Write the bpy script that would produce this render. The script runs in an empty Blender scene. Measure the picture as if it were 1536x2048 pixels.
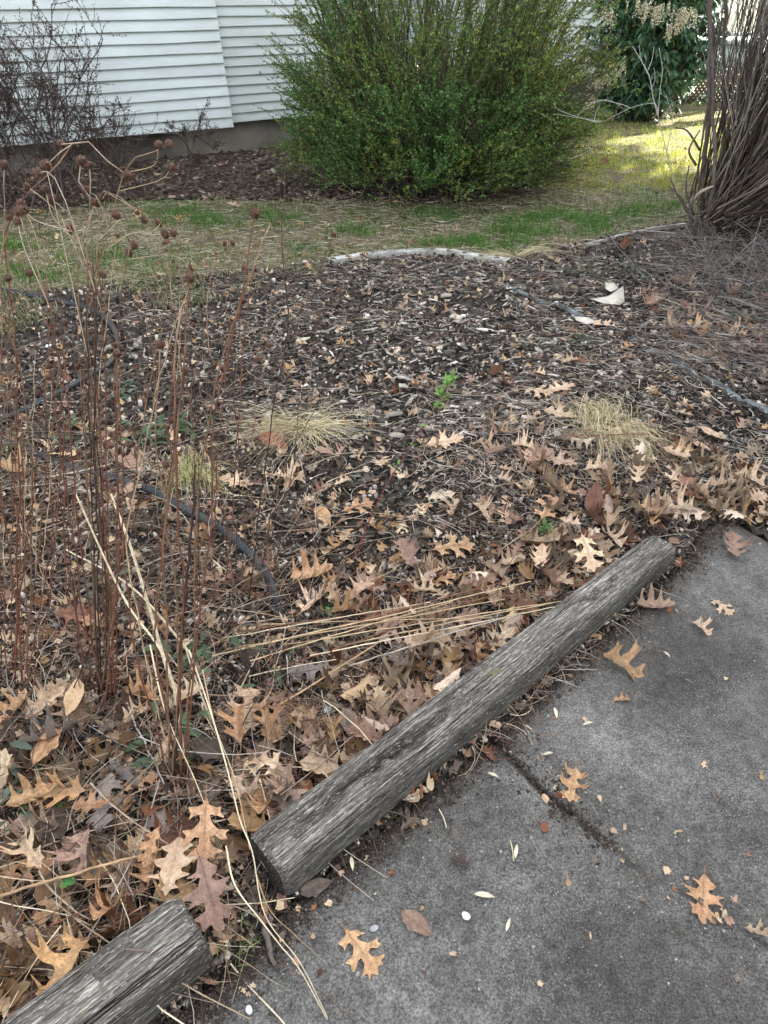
import bpy, math, random
import numpy as np
from mathutils import Vector
from mathutils.geometry import delaunay_2d_cdt

random.seed(7)
rng = np.random.default_rng(11)
rad = math.radians
scene = bpy.context.scene
C = scene.collection

# ------------------------------------------------------------------ camera
CAM_H, PITCH, FPX = 1.5, rad(37.0), 1400.0          # metres, radians, focal length in photo pixels (2048 tall)
cam_d = bpy.data.cameras.new('camera')
cam = bpy.data.objects.new('camera', cam_d)
C.objects.link(cam)
cam.location = (0, 0, CAM_H)
cam.rotation_euler = (math.pi / 2 - PITCH, 0, 0)
cam_d.sensor_fit = 'VERTICAL'
cam_d.sensor_height = 24.0
cam_d.lens = 24.0 * FPX / 2048.0
cam_d.clip_start = 0.02
cam_d.clip_end = 400
scene.camera = cam
scene.render.resolution_x, scene.render.resolution_y = 768, 1024

# ------------------------------------------------------------------ light
SUN_AZ, SUN_EL = 52.0, 30.0                         # degrees right of +Y, above the horizon
world = bpy.data.worlds.new('World')
scene.world = world
world.use_nodes = True
nt = world.node_tree
nt.nodes.clear()
sky = nt.nodes.new('ShaderNodeTexSky')
sky.sky_type = 'NISHITA'
sky.sun_disc = False
sky.sun_elevation = rad(SUN_EL)
sky.sun_rotation = rad(SUN_AZ)
sky.air_density = 1.0
sky.dust_density = 2.5
sky.ozone_density = 0.6
hsv = nt.nodes.new('ShaderNodeHueSaturation')
hsv.inputs['Saturation'].default_value = 0.28
bg = nt.nodes.new('ShaderNodeBackground')
bg.inputs['Strength'].default_value = 0.13
wo = nt.nodes.new('ShaderNodeOutputWorld')
nt.links.new(sky.outputs[0], hsv.inputs['Color'])
nt.links.new(hsv.outputs[0], bg.inputs['Color'])
nt.links.new(bg.outputs[0], wo.inputs['Surface'])
sd = bpy.data.lights.new('sun', 'SUN')
sd.energy = 5.0
sd.angle = rad(0.53)
sd.color = (1.0, 0.93, 0.80)
sun = bpy.data.objects.new('sun', sd)
C.objects.link(sun)
sdir = Vector((math.sin(rad(SUN_AZ)) * math.cos(rad(SUN_EL)), math.cos(rad(SUN_AZ)) * math.cos(rad(SUN_EL)), math.sin(rad(SUN_EL))))
sun.rotation_euler = sdir.to_track_quat('Z', 'Y').to_euler()
sun.location = sdir * 30
vs = scene.view_settings
vs.view_transform = 'Standard'
vs.look = 'None'
vs.gamma = 1.0
vs.exposure = 2.68
vs.use_curve_mapping = False
scene.cycles.max_bounces = 5
scene.cycles.diffuse_bounces = 2
scene.cycles.glossy_bounces = 2
scene.cycles.transparent_max_bounces = 8
scene.cycles.use_adaptive_sampling = True

# ------------------------------------------------------------------ picture <-> ground mapping
cp, sp = math.cos(PITCH), math.sin(PITCH)
def ray(px, py):
    u = (px - 768.0) / FPX
    v = -(py - 1024.0) / FPX
    return np.array([u, cp + v * sp, -sp + v * cp])
def G(px, py, z=0.0):
    d = ray(px, py)
    t = (z - CAM_H) / d[2]
    return np.array([d[0] * t, d[1] * t, z])
def RY(px, py, Y):
    d = ray(px, py)
    t = Y / d[1]
    return np.array([d[0] * t, Y, CAM_H + d[2] * t])
def proj(P):
    P = np.asarray(P, float)
    x = P[..., 0]; y = P[..., 1]; z = P[..., 2] - CAM_H
    dep = y * cp - z * sp
    up = y * sp + z * cp
    dep = np.where(dep < 0.05, 0.05, dep)
    return 768 + FPX * x / dep, 1024 - FPX * up / dep

# ------------------------------------------------------------------ noise
def _h(ix, iy, s):
    n = (ix.astype(np.int64) * 374761393 + iy.astype(np.int64) * 668265263 + s * 974634777) & 0xFFFFFFFF
    n = ((n ^ (n >> 13)) * 1274126177) & 0xFFFFFFFF
    n = n ^ (n >> 16)
    return (n & 0xFFFFFF) / float(0xFFFFFF)
def vnoise(x, y, s=0):
    x = np.asarray(x, float); y = np.asarray(y, float)
    ix = np.floor(x); iy = np.floor(y)
    fx = x - ix; fy = y - iy
    fx = fx * fx * (3 - 2 * fx); fy = fy * fy * (3 - 2 * fy)
    ix = ix.astype(np.int64); iy = iy.astype(np.int64)
    a = _h(ix, iy, s); b = _h(ix + 1, iy, s); c = _h(ix, iy + 1, s); d = _h(ix + 1, iy + 1, s)
    return (a * (1 - fx) + b * fx) * (1 - fy) + (c * (1 - fx) + d * fx) * fy
def fbm(x, y, s=0, o=4):
    t = 0; a = 0.5; f = 1.0
    for k in range(o):
        t = t + a * vnoise(np.asarray(x) * f, np.asarray(y) * f, s + 17 * k); a *= 0.5; f *= 2.03
    return t

def inpoly(x, y, poly):
    x = np.asarray(x); y = np.asarray(y)
    ins = np.zeros(x.shape, bool)
    n = len(poly); j = n - 1
    for i in range(n):
        xi, yi = poly[i]; xj, yj = poly[j]
        c = ((yi > y) != (yj > y)) & (x < (xj - xi) * (y - yi) / (yj - yi + 1e-12) + xi)
        ins ^= c; j = i
    return ins
def dist_poly(x, y, pts):
    x = np.asarray(x, float); y = np.asarray(y, float)
    best = np.full(x.shape, 1e9)
    for (x0, y0), (x1, y1) in zip(pts[:-1], pts[1:]):
        dx, dy = x1 - x0, y1 - y0
        t = np.clip(((x - x0) * dx + (y - y0) * dy) / (dx * dx + dy * dy + 1e-12), 0, 1)
        best = np.minimum(best, np.hypot(x - x0 - t * dx, y - y0 - t * dy))
    return best

# ------------------------------------------------------------------ regions (on the ground, metres)
PATH_Z = 0.028
path_px = [(250, 2110), (440, 1962), (582, 1812), (830, 1612), (1000, 1468), (1345, 1145), (1405, 1062), (1450, 1040), (1560, 1100)]
PATH_EDGE = [tuple(G(a, b)[:2]) for a, b in path_px]
PATH = [(-1.9, -1.6), (-1.0, -0.35)] + PATH_EDGE + [(2.6, 1.55), (5.5, 1.0), (5.5, -3.5), (-1.9, -3.5)]
back_px = [(-500, 640), (-100, 600), (150, 580), (400, 556), (665, 524), (800, 508), (900, 512), (1010, 528), (1100, 505), (1180, 488), (1290, 464), (1400, 450), (1560, 440)]
BACK_EDGE = [tuple(G(a, b)[:2]) for a, b in back_px]
BED = [(-1.9, -1.6), (-1.0, -0.35)] + PATH_EDGE + [(2.6, 1.55), (5.5, 1.0), (5.5, 5.2)] + BACK_EDGE[::-1] + [(-3.6, 2.0), (-3.6, -1.6)]
hb_px = [(-700, 500), (-200, 450), (0, 432), (250, 402), (600, 402), (900, 408), (1050, 392), (1140, 345), (1150, 300), (1110, 262)]
HB = [tuple(G(a, b)[:2]) for a, b in hb_px] + [(2.2, 13.0), (-3.0, 13.5), (-9.0, 6.0)]

def H(x, y):
    x = np.asarray(x, float); y = np.asarray(y, float)
    h = 0.022 * (fbm(x * 1.3 + 9, y * 1.3 + 4, 3) - 0.47) + 0.012 * (fbm(x * 7, y * 7, 5, 3) - 0.45)
    h = h + 0.05 * np.exp(-((x - 0.55) ** 2 + (y - 3.1) ** 2) / 1.3)           # gentle rise of the bed
    h = h + 0.10 * np.exp(-((x - 3.3) ** 2 + (y - 4.6) ** 2) / 1.6)            # mound under the right-hand shrub
    return h + 0.012
def Hf(x, y):
    return float(H(np.array([x]), np.array([y]))[0])

# ------------------------------------------------------------------ mesh helpers
class MB:
    def __init__(s):
        s.v = []; s.f = {}; s.c = []; s.n = 0; s.u = []
    def add(s, verts, faces, col=None):
        verts = np.asarray(verts, np.float32).reshape(-1, 3)
        for F in (faces if isinstance(faces, list) else [faces]):
            F = np.asarray(F, np.int64)
            s.f.setdefault(F.shape[1], []).append(F + s.n)
        s.v.append(verts)
        if col is None: col = (1, 1, 1)
        col = np.asarray(col, np.float32)
        if col.ndim == 1: col = np.tile(col, (len(verts), 1))
        s.c.append(col[:, :3]); s.n += len(verts)
    def build(s, name, mat, parent=None, smooth=False, link=True):
        me = bpy.data.meshes.new(name)
        v = np.concatenate(s.v); c = np.concatenate(s.c)
        me.vertices.add(len(v)); me.vertices.foreach_set('co', v.ravel())
        loops = []; starts = []; tot = 0
        for k, L in s.f.items():
            F = np.concatenate(L)
            loops.append(F.ravel()); starts.append(tot + np.arange(len(F)) * k); tot += F.size
        loops = np.concatenate(loops).astype(np.int32); starts = np.concatenate(starts).astype(np.int32)
        me.loops.add(len(loops)); me.loops.foreach_set('vertex_index', loops)
        me.polygons.add(len(starts)); me.polygons.foreach_set('loop_start', starts)
        me.update(calc_edges=True)
        a = me.color_attributes.new('Col', 'FLOAT_COLOR', 'POINT')
        cc = np.ones((len(v), 4), np.float32); cc[:, :3] = c
        a.data.foreach_set('color', cc.ravel())
        if smooth: me.polygons.foreach_set('use_smooth', np.ones(len(starts), bool))
        me.materials.append(mat)
        me.validate()
        o = bpy.data.objects.new(name, me)
        if link: C.objects.link(o)
        if parent is not None: o.parent = parent
        return o

def tag(o, label=None, cat=None, group=None, kind=None):
    if label: o['label'] = label
    if cat: o['category'] = cat
    if group: o['group'] = group
    if kind: o['kind'] = kind
    return o
def empty(name, loc, label, cat, group=None):
    o = bpy.data.objects.new(name, None); C.objects.link(o)
    o.location = loc; o.empty_display_size = 0.05
    return tag(o, label, cat, group)
def local(o, root):
    """keep world-space mesh data while parented to an Empty standing elsewhere"""
    o.parent = root
    l = root.location
    me = o.data
    co = np.empty(len(me.vertices) * 3, np.float32); me.vertices.foreach_get('co', co)
    co = co.reshape(-1, 3) - np.array(l, np.float32); me.vertices.foreach_set('co', co.ravel()); me.update()
    return o

def tubes(P, R, sides=5, caps=False, ref=None):
    """P (n,m,3), R (n,m) -> verts, quads"""
    P = np.asarray(P, float); R = np.asarray(R, float)
    n, m, _ = P.shape
    T = np.gradient(P, axis=1); T /= (np.linalg.norm(T, axis=2, keepdims=True) + 1e-9)
    if ref is None:
        ref = np.array([0.31, 0.17, 0.93])
        mean = T.mean(1); mean /= (np.linalg.norm(mean, axis=1, keepdims=True) + 1e-9)
        alt = np.array([0.92, 0.35, 0.1])
        use = (np.abs(mean @ ref) > 0.75)
        ref = np.where(use[:, None], alt, ref)[:, None, :]
    A = np.cross(T, ref); A /= (np.linalg.norm(A, axis=2, keepdims=True) + 1e-9)
    B = np.cross(T, A)
    th = np.arange(sides) * 2 * math.pi / sides
    V = P[:, :, None, :] + R[:, :, None, None] * (np.cos(th)[None, None, :, None] * A[:, :, None, :] + np.sin(th)[None, None, :, None] * B[:, :, None, :])
    base = (np.arange(n) * m * sides)[:, None, None]
    i = (np.arange(m - 1) * sides)[None, :, None]; j = np.arange(sides)[None, None, :]
    j2 = (j + 1) % sides
    Q = np.stack([base + i + j, base + i + j2, base + i + sides + j2, base + i + sides + j], -1).reshape(-1, 4)
    F = [Q]
    if caps:
        a = (base[:, 0] + np.arange(sides)[None, ::-1]); b = (base[:, 0] + (m - 1) * sides + np.arange(sides)[None, :])
        F.append(np.concatenate([a, b]))
    return V.reshape(-1, 3), F
def spline(pts, m):
    """Catmull-Rom through pts, m samples"""
    p = np.asarray(pts, float)
    if len(p) == 2: p = np.array([p[0], (p[0] + p[1]) / 2, p[1]])
    q = np.vstack([2 * p[0] - p[1], p, 2 * p[-1] - p[-2]])
    d = np.concatenate([[0], np.cumsum(np.linalg.norm(np.diff(p, axis=0), axis=1))]); d /= d[-1]
    t = np.linspace(0, 1, m)
    k = np.clip(np.searchsorted(d, t, 'right') - 1, 0, len(p) - 2)
    u = ((t - d[k]) / (d[k + 1] - d[k] + 1e-12))[:, None]
    p0, p1, p2, p3 = q[k], q[k + 1], q[k + 2], q[k + 3]
    return 0.5 * (2 * p1 + (p2 - p0) * u + (2 * p0 - 5 * p1 + 4 * p2 - p3) * u * u + (3 * p1 - p0 - 3 * p2 + p3) * u ** 3)
def rep(cols, k):
    return np.repeat(np.asarray(cols, np.float32), k, axis=0)
def pick(pal, n, w=None, jit=0.15):
    pal = np.asarray(pal, float)
    if w is not None: w = np.array(w, float) / sum(w)
    c = pal[rng.choice(len(pal), n, p=w)]
    return np.clip(c * (1 + jit * rng.normal(size=(n, 1))) * (1 + 0.02 * rng.normal(size=(n, 3))), 0.004, 0.9)
def box(mb, x0, x1, y0, y1, z0, z1, col=(1, 1, 1)):
    v = [(x, y, z) for x in (x0, x1) for y in (y0, y1) for z in (z0, z1)]
    mb.add(v, np.array([(0, 1, 3, 2), (4, 6, 7, 5), (0, 4, 5, 1), (2, 3, 7, 6), (0, 2, 6, 4), (1, 5, 7, 3)]), col)
def obox(mb, o, ex, ey, ez, a, b, c, col=(1, 1, 1)):
    """box from frame o with axes ex,ey,ez and ranges a,b,c"""
    o, ex, ey, ez = map(lambda q: np.asarray(q, float), (o, ex, ey, ez))
    v = [o + ex * x + ey * y + ez * z for x in a for y in b for z in c]
    mb.add(v, np.array([(0, 1, 3, 2), (4, 6, 7, 5), (0, 4, 5, 1), (2, 3, 7, 6), (0, 2, 6, 4), (1, 5, 7, 3)]), col)

# ------------------------------------------------------------------ materials
def material(name, col=None, rough=0.85, var=0.25, scale=20, bump=0.0, bscale=60, spec=0.25, translucent=0.0, obj_random=0.0, stretch=None, col2=None, detail=6, backcol=None, veins=False):
    m = bpy.data.materials.new(name); m.use_nodes = True
    t = m.node_tree; b = t.nodes['Principled BSDF']
    L = t.links.new
    b.inputs['Roughness'].default_value = rough
    b.inputs['Specular IOR Level'].default_value = spec
    tc = t.nodes.new('ShaderNodeTexCoord'); mp = t.nodes.new('ShaderNodeMapping')
    L(tc.outputs['Object'], mp.inputs['Vector'])
    if stretch: mp.inputs['Scale'].default_value = stretch
    nz = t.nodes.new('ShaderNodeTexNoise'); nz.inputs['Scale'].default_value = scale; nz.inputs['Detail'].default_value = detail
    L(mp.outputs[0], nz.inputs['Vector'])
    rmp = t.nodes.new('ShaderNodeMapRange')
    rmp.inputs['From Min'].default_value = 0.3; rmp.inputs['From Max'].default_value = 0.7
    rmp.inputs['To Min'].default_value = 1 - var; rmp.inputs['To Max'].default_value = 1 + var
    L(nz.outputs['Fac'], rmp.inputs['Value'])
    if col is None:
        at = t.nodes.new('ShaderNodeAttribute'); at.attribute_name = 'Col'; src = at.outputs['Color']
    else:
        rgb = t.nodes.new('ShaderNodeRGB'); rgb.outputs[0].default_value = (*col, 1); src = rgb.outputs[0]
        at = t.nodes.new('ShaderNodeAttribute'); at.attribute_name = 'Col'
        mm = t.nodes.new('ShaderNodeMix'); mm.data_type = 'RGBA'; mm.blend_type = 'MULTIPLY'; mm.inputs[0].default_value = 1
        L(src, mm.inputs[6]); L(at.outputs['Color'], mm.inputs[7]); src = mm.outputs[2]
    if col2 is not None:
        n2 = t.nodes.new('ShaderNodeTexNoise'); n2.inputs['Scale'].default_value = scale * 0.3; n2.inputs['Detail'].default_value = 4
        L(mp.outputs[0], n2.inputs['Vector'])
        r2 = t.nodes.new('ShaderNodeMapRange'); r2.inputs['From Min'].default_value = 0.42; r2.inputs['From Max'].default_value = 0.62
        L(n2.outputs['Fac'], r2.inputs['Value'])
        mx = t.nodes.new('ShaderNodeMix'); mx.data_type = 'RGBA'
        L(r2.outputs[0], mx.inputs[0]); L(src, mx.inputs[6]); mx.inputs[7].default_value = (*col2, 1); src = mx.outputs[2]
    if obj_random:
        oi = t.nodes.new('ShaderNodeObjectInfo'); r3 = t.nodes.new('ShaderNodeMapRange')
        r3.inputs['To Min'].default_value = 1 - obj_random; r3.inputs['To Max'].default_value = 1 + obj_random
        L(oi.outputs['Random'], r3.inputs['Value'])
        mu = t.nodes.new('ShaderNodeMath'); mu.operation = 'MULTIPLY'
        L(r3.outputs[0], mu.inputs[0]); L(rmp.outputs[0], mu.inputs[1]); fac = mu.outputs[0]
        hs = t.nodes.new('ShaderNodeHueSaturation')
        r4 = t.nodes.new('ShaderNodeMapRange'); r4.inputs['To Min'].default_value = 0.494; r4.inputs['To Max'].default_value = 0.507
        fr = t.nodes.new('ShaderNodeMath'); fr.operation = 'FRACT'; m7 = t.nodes.new('ShaderNodeMath'); m7.operation = 'MULTIPLY'; m7.inputs[1].default_value = 7.3
        L(oi.outputs['Random'], m7.inputs[0]); L(m7.outputs[0], fr.inputs[0]); L(fr.outputs[0], r4.inputs['Value'])
        L(r4.outputs[0], hs.inputs['Hue']); L(src, hs.inputs['Color']); src = hs.outputs[0]
    else:
        fac = rmp.outputs[0]
    vm = t.nodes.new('ShaderNodeVectorMath'); vm.operation = 'SCALE'
    L(src, vm.inputs[0]); L(fac, vm.inputs['Scale'])
    out = vm.outputs[0]
    if veins:                                                 # side veins running obliquely out from the midrib
        sx = t.nodes.new('ShaderNodeSeparateXYZ'); L(tc.outputs['Object'], sx.inputs[0])
        def mth(op, a, b_=None):
            q = t.nodes.new('ShaderNodeMath'); q.operation = op
            for i_, w_ in enumerate((a, b_)):
                if w_ is None: continue
                if isinstance(w_, (int, float)): q.inputs[i_].default_value = w_
                else: L(w_, q.inputs[i_])
            return q.outputs[0]
        sv = mth('SUBTRACT', sx.outputs[1], mth('MULTIPLY', mth('ABSOLUTE', sx.outputs[0]), 0.8))
        fv = mth('ABSOLUTE', mth('SUBTRACT', mth('FRACT', mth('MULTIPLY', sv, 8.0)), 0.5))
        r9 = t.nodes.new('ShaderNodeMapRange'); r9.inputs['From Min'].default_value = 0.0; r9.inputs['From Max'].default_value = 0.07
        r9.inputs['To Min'].default_value = 0.72; r9.inputs['To Max'].default_value = 1.0; L(fv, r9.inputs['Value'])
        v9 = t.nodes.new('ShaderNodeVectorMath'); v9.operation = 'SCALE'; L(out, v9.inputs[0]); L(r9.outputs[0], v9.inputs['Scale']); out = v9.outputs[0]
    if backcol is not None:                                   # pale underside of a leaf blade
        ge = t.nodes.new('ShaderNodeNewGeometry'); mx = t.nodes.new('ShaderNodeMix'); mx.data_type = 'RGBA'
        v2 = t.nodes.new('ShaderNodeVectorMath'); v2.operation = 'SCALE'; v2.inputs[0].default_value = backcol; L(fac, v2.inputs['Scale'])
        L(ge.outputs['Backfacing'], mx.inputs[0]); L(out, mx.inputs[6]); L(v2.outputs[0], mx.inputs[7]); out = mx.outputs[2]
    L(out, b.inputs['Base Color'])
    if bump:
        bn = t.nodes.new('ShaderNodeTexNoise'); bn.inputs['Scale'].default_value = bscale; bn.inputs['Detail'].default_value = 5
        L(mp.outputs[0], bn.inputs['Vector'])
        bu = t.nodes.new('ShaderNodeBump'); bu.inputs['Strength'].default_value = 1.0; bu.inputs['Distance'].default_value = bump
        L(bn.outputs['Fac'], bu.inputs['Height']); L(bu.outputs[0], b.inputs['Normal'])
    if translucent:
        tr = t.nodes.new('ShaderNodeBsdfTranslucent'); mxs = t.nodes.new('ShaderNodeMixShader'); mxs.inputs[0].default_value = translucent
        L(out, tr.inputs['Color'])
        L(b.outputs[0], mxs.inputs[1]); L(tr.outputs[0], mxs.inputs[2])
        L(mxs.outputs[0], t.nodes['Material Output'].inputs['Surface'])
    return m

M_soil = material('soil', (0.038, 0.032, 0.026), 0.95, 0.55, 14, 0.012, 55, col2=(0.075, 0.065, 0.055))
M_lawn = material('lawn_soil', (0.15, 0.125, 0.08), 0.95, 0.5, 9, 0.015, 70, col2=(0.09, 0.105, 0.035))
M_bark = material('bark_mulch', None, 0.9, 0.35, 60, 0.002, 220)
M_straw = material('straw', None, 0.75, 0.25, 40, 0, 60)
M_blade = material('grass_blade', None, 0.6, 0.2, 30, 0, 60, translucent=0.3)
M_leafg = material('green_leaf', None, 0.45, 0.2, 30, 0, 60, translucent=0.25, spec=0.4)
M_gloss = material('leathery_leaf', None, 0.32, 0.2, 30, 0, 60, translucent=0.1, spec=0.5)
M_twig = material('twig_bark', None, 0.8, 0.3, 90, 0.0006, 300)
M_paint = material('white_paint', (0.64, 0.70, 0.69), 0.6, 0.06, 3.0, 0.0030, 26, stretch=(1, 1, 4), col2=(0.55, 0.60, 0.585))
M_paint2 = material('trim_paint', (0.72, 0.75, 0.74), 0.6, 0.08, 6, 0.001, 40)
M_found = material('foundation_concrete', (0.23, 0.21, 0.182), 0.92, 0.3, 3.2, 0.006, 40, col2=(0.125, 0.115, 0.10))
M_roof = material('roof_shingle', (0.07, 0.07, 0.075), 0.9, 0.3, 20, 0.004, 60)
M_glass = material('window_glass', (0.03, 0.035, 0.04), 0.08, 0.05, 2, spec=0.8)
M_hose = material('hose_rubber', (0.028, 0.034, 0.040), 0.5, 0.35, 40, 0.0005, 200, col2=(0.055, 0.056, 0.054))
M_metal = material('edging_metal', (0.56, 0.57, 0.55), 0.6, 0.25, 30, 0.0008, 90, col2=(0.22, 0.20, 0.17))
M_strip = material('weathered_strip', (0.15, 0.175, 0.18), 0.85, 0.4, 40, 0.003, 70, col2=(0.075, 0.075, 0.07))
M_scrap = material('pale_scrap', (0.58, 0.53, 0.45), 0.8, 0.12, 30, 0.001, 60)
M_stone = material('stone', None, 0.85, 0.2, 60, 0.001, 200)
M_nail = material('rusty_nail', (0.16, 0.12, 0.10), 0.6, 0.3, 90)
M_lat = material('lattice_wood', (0.14, 0.12, 0.10), 0.85, 0.3, 20)
M_porch = material('porch_paint', (0.33, 0.40, 0.42), 0.7, 0.1, 8)
LEAFCOL = {
    'pale tan': material('leaf_pale_tan', (0.64, 0.5, 0.37), 0.44, 0.24, 26, 0.0022, 40, spec=0.5, translucent=0.1, obj_random=0.22, col2=(0.47, 0.32, 0.2), backcol=(0.712, 0.565, 0.428), veins=True),
    'golden tan': material('leaf_golden_tan', (0.55, 0.345, 0.195), 0.44, 0.24, 26, 0.0022, 40, spec=0.5, translucent=0.1, obj_random=0.22, col2=(0.34, 0.2, 0.1), backcol=(0.586, 0.402, 0.229), veins=True),
    'rosy brown': material('leaf_rosy_brown', (0.37, 0.25, 0.19), 0.44, 0.24, 26, 0.0022, 40, spec=0.5, translucent=0.1, obj_random=0.22, col2=(0.24, 0.15, 0.11), backcol=(0.428, 0.302, 0.24), veins=True),
    'russet': material('leaf_russet', (0.24, 0.105, 0.055), 0.44, 0.24, 26, 0.0022, 40, spec=0.5, translucent=0.1, obj_random=0.22, col2=(0.14, 0.06, 0.035), backcol=(0.292, 0.15, 0.098), veins=True),
    'grey brown': material('leaf_grey_brown', (0.18, 0.14, 0.115), 0.44, 0.24, 26, 0.0022, 40, spec=0.5, translucent=0.1, obj_random=0.22, col2=(0.1, 0.078, 0.062), backcol=(0.229, 0.187, 0.161), veins=True),
}
M_litter = material('leaf_litter', None, 0.5, 0.25, 26, 0.0016, 55, translucent=0.1)

# ------------------------------------------------------------------ concrete and timber materials
def concrete_material():
    m = bpy.data.materials.new('concrete'); m.use_nodes = True
    t = m.node_tree; b = t.nodes['Principled BSDF']; L = t.links.new
    b.inputs['Roughness'].default_value = 0.72; b.inputs['Specular IOR Level'].default_value = 0.4
    tc = t.nodes.new('ShaderNodeTexCoord'); N = lambda k: t.nodes.new('ShaderNode' + k)
    def noise(sc, de=6, ro=0.5):
        n = N('TexNoise'); n.inputs['Scale'].default_value = sc; n.inputs['Detail'].default_value = de; n.inputs['Roughness'].default_value = ro
        L(tc.outputs['Object'], n.inputs['Vector']); return n.outputs['Fac']
    def ramp(src, stops):
        r = N('ValToRGB'); L(src, r.inputs[0])
        e = r.color_ramp.elements
        e[0].position, e[0].color = stops[0][0], (*stops[0][1], 1)
        e[1].position, e[1].color = stops[-1][0], (*stops[-1][1], 1)
        for p, c in stops[1:-1]:
            q = e.new(p); q.color = (*c, 1)
        return r.outputs[0]
    base = ramp(noise(3.0, 9, 0.65), [(0.34, (0.100, 0.095, 0.088)), (0.50, (0.168, 0.162, 0.153)), (0.68, (0.27, 0.262, 0.248))])
    fine = ramp(noise(230, 5, 0.75), [(0.34, (0.22, 0.22, 0.22)), (0.5, (1, 1, 1)), (0.66, (2.0, 1.98, 1.94))])
    m1 = N('Mix'); m1.data_type = 'RGBA'; m1.blend_type = 'MULTIPLY'; m1.inputs[0].default_value = 1; L(base, m1.inputs[6]); L(fine, m1.inputs[7])
    mid = ramp(noise(34, 4, 0.6), [(0.36, (0.74, 0.73, 0.72)), (0.5, (1, 1, 1)), (0.64, (1.22, 1.22, 1.21))])
    m1b = N('Mix'); m1b.data_type = 'RGBA'; m1b.blend_type = 'MULTIPLY'; m1b.inputs[0].default_value = 1; L(m1.outputs[2], m1b.inputs[6]); L(mid, m1b.inputs[7]); m1 = m1b
    vo = N('TexVoronoi'); vo.inputs['Scale'].default_value = 250; L(tc.outputs['Object'], vo.inputs['Vector'])
    sel = N('SeparateColor'); L(vo.outputs['Color'], sel.inputs[0])
    pick1 = N('Math'); pick1.operation = 'GREATER_THAN'; pick1.inputs[1].default_value = 0.72; L(sel.outputs[0], pick1.inputs[0])
    small = N('Math'); small.operation = 'LESS_THAN'; small.inputs[1].default_value = 0.32; L(vo.outputs['Distance'], small.inputs[0])
    mu = N('Math'); mu.operation = 'MULTIPLY'; L(pick1.outputs[0], mu.inputs[0]); L(small.outputs[0], mu.inputs[1])
    gm = N('MapRange'); gm.inputs['From Min'].default_value = 0.40; gm.inputs['From Max'].default_value = 0.6; L(noise(4.5, 4), gm.inputs['Value'])
    mu2 = N('Math'); mu2.operation = 'MULTIPLY'; L(mu.outputs[0], mu2.inputs[0]); L(gm.outputs[0], mu2.inputs[1])
    m2 = N('Mix'); m2.data_type = 'RGBA'; L(mu2.outputs[0], m2.inputs[0]); L(m1.outputs[2], m2.inputs[6]); m2.inputs[7].default_value = (0.46, 0.44, 0.40, 1)
    at = N('Attribute'); at.attribute_name = 'Col'
    m3 = N('Mix'); m3.data_type = 'RGBA'; m3.blend_type = 'MULTIPLY'; m3.inputs[0].default_value = 1; L(m2.outputs[2], m3.inputs[6]); L(at.outputs['Color'], m3.inputs[7])
    L(m3.outputs[2], b.inputs['Base Color'])
    bu = N('Bump'); bu.inputs['Distance'].default_value = 0.009; L(noise(210, 5, 0.75), bu.inputs['Height'])
    bu2 = N('Bump'); bu2.inputs['Distance'].default_value = 0.002; L(mu2.outputs[0], bu2.inputs['Height']); L(bu.outputs[0], bu2.inputs['Normal'])
    L(bu2.outputs[0], b.inputs['Normal'])
    return m
M_conc = concrete_material()

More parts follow.
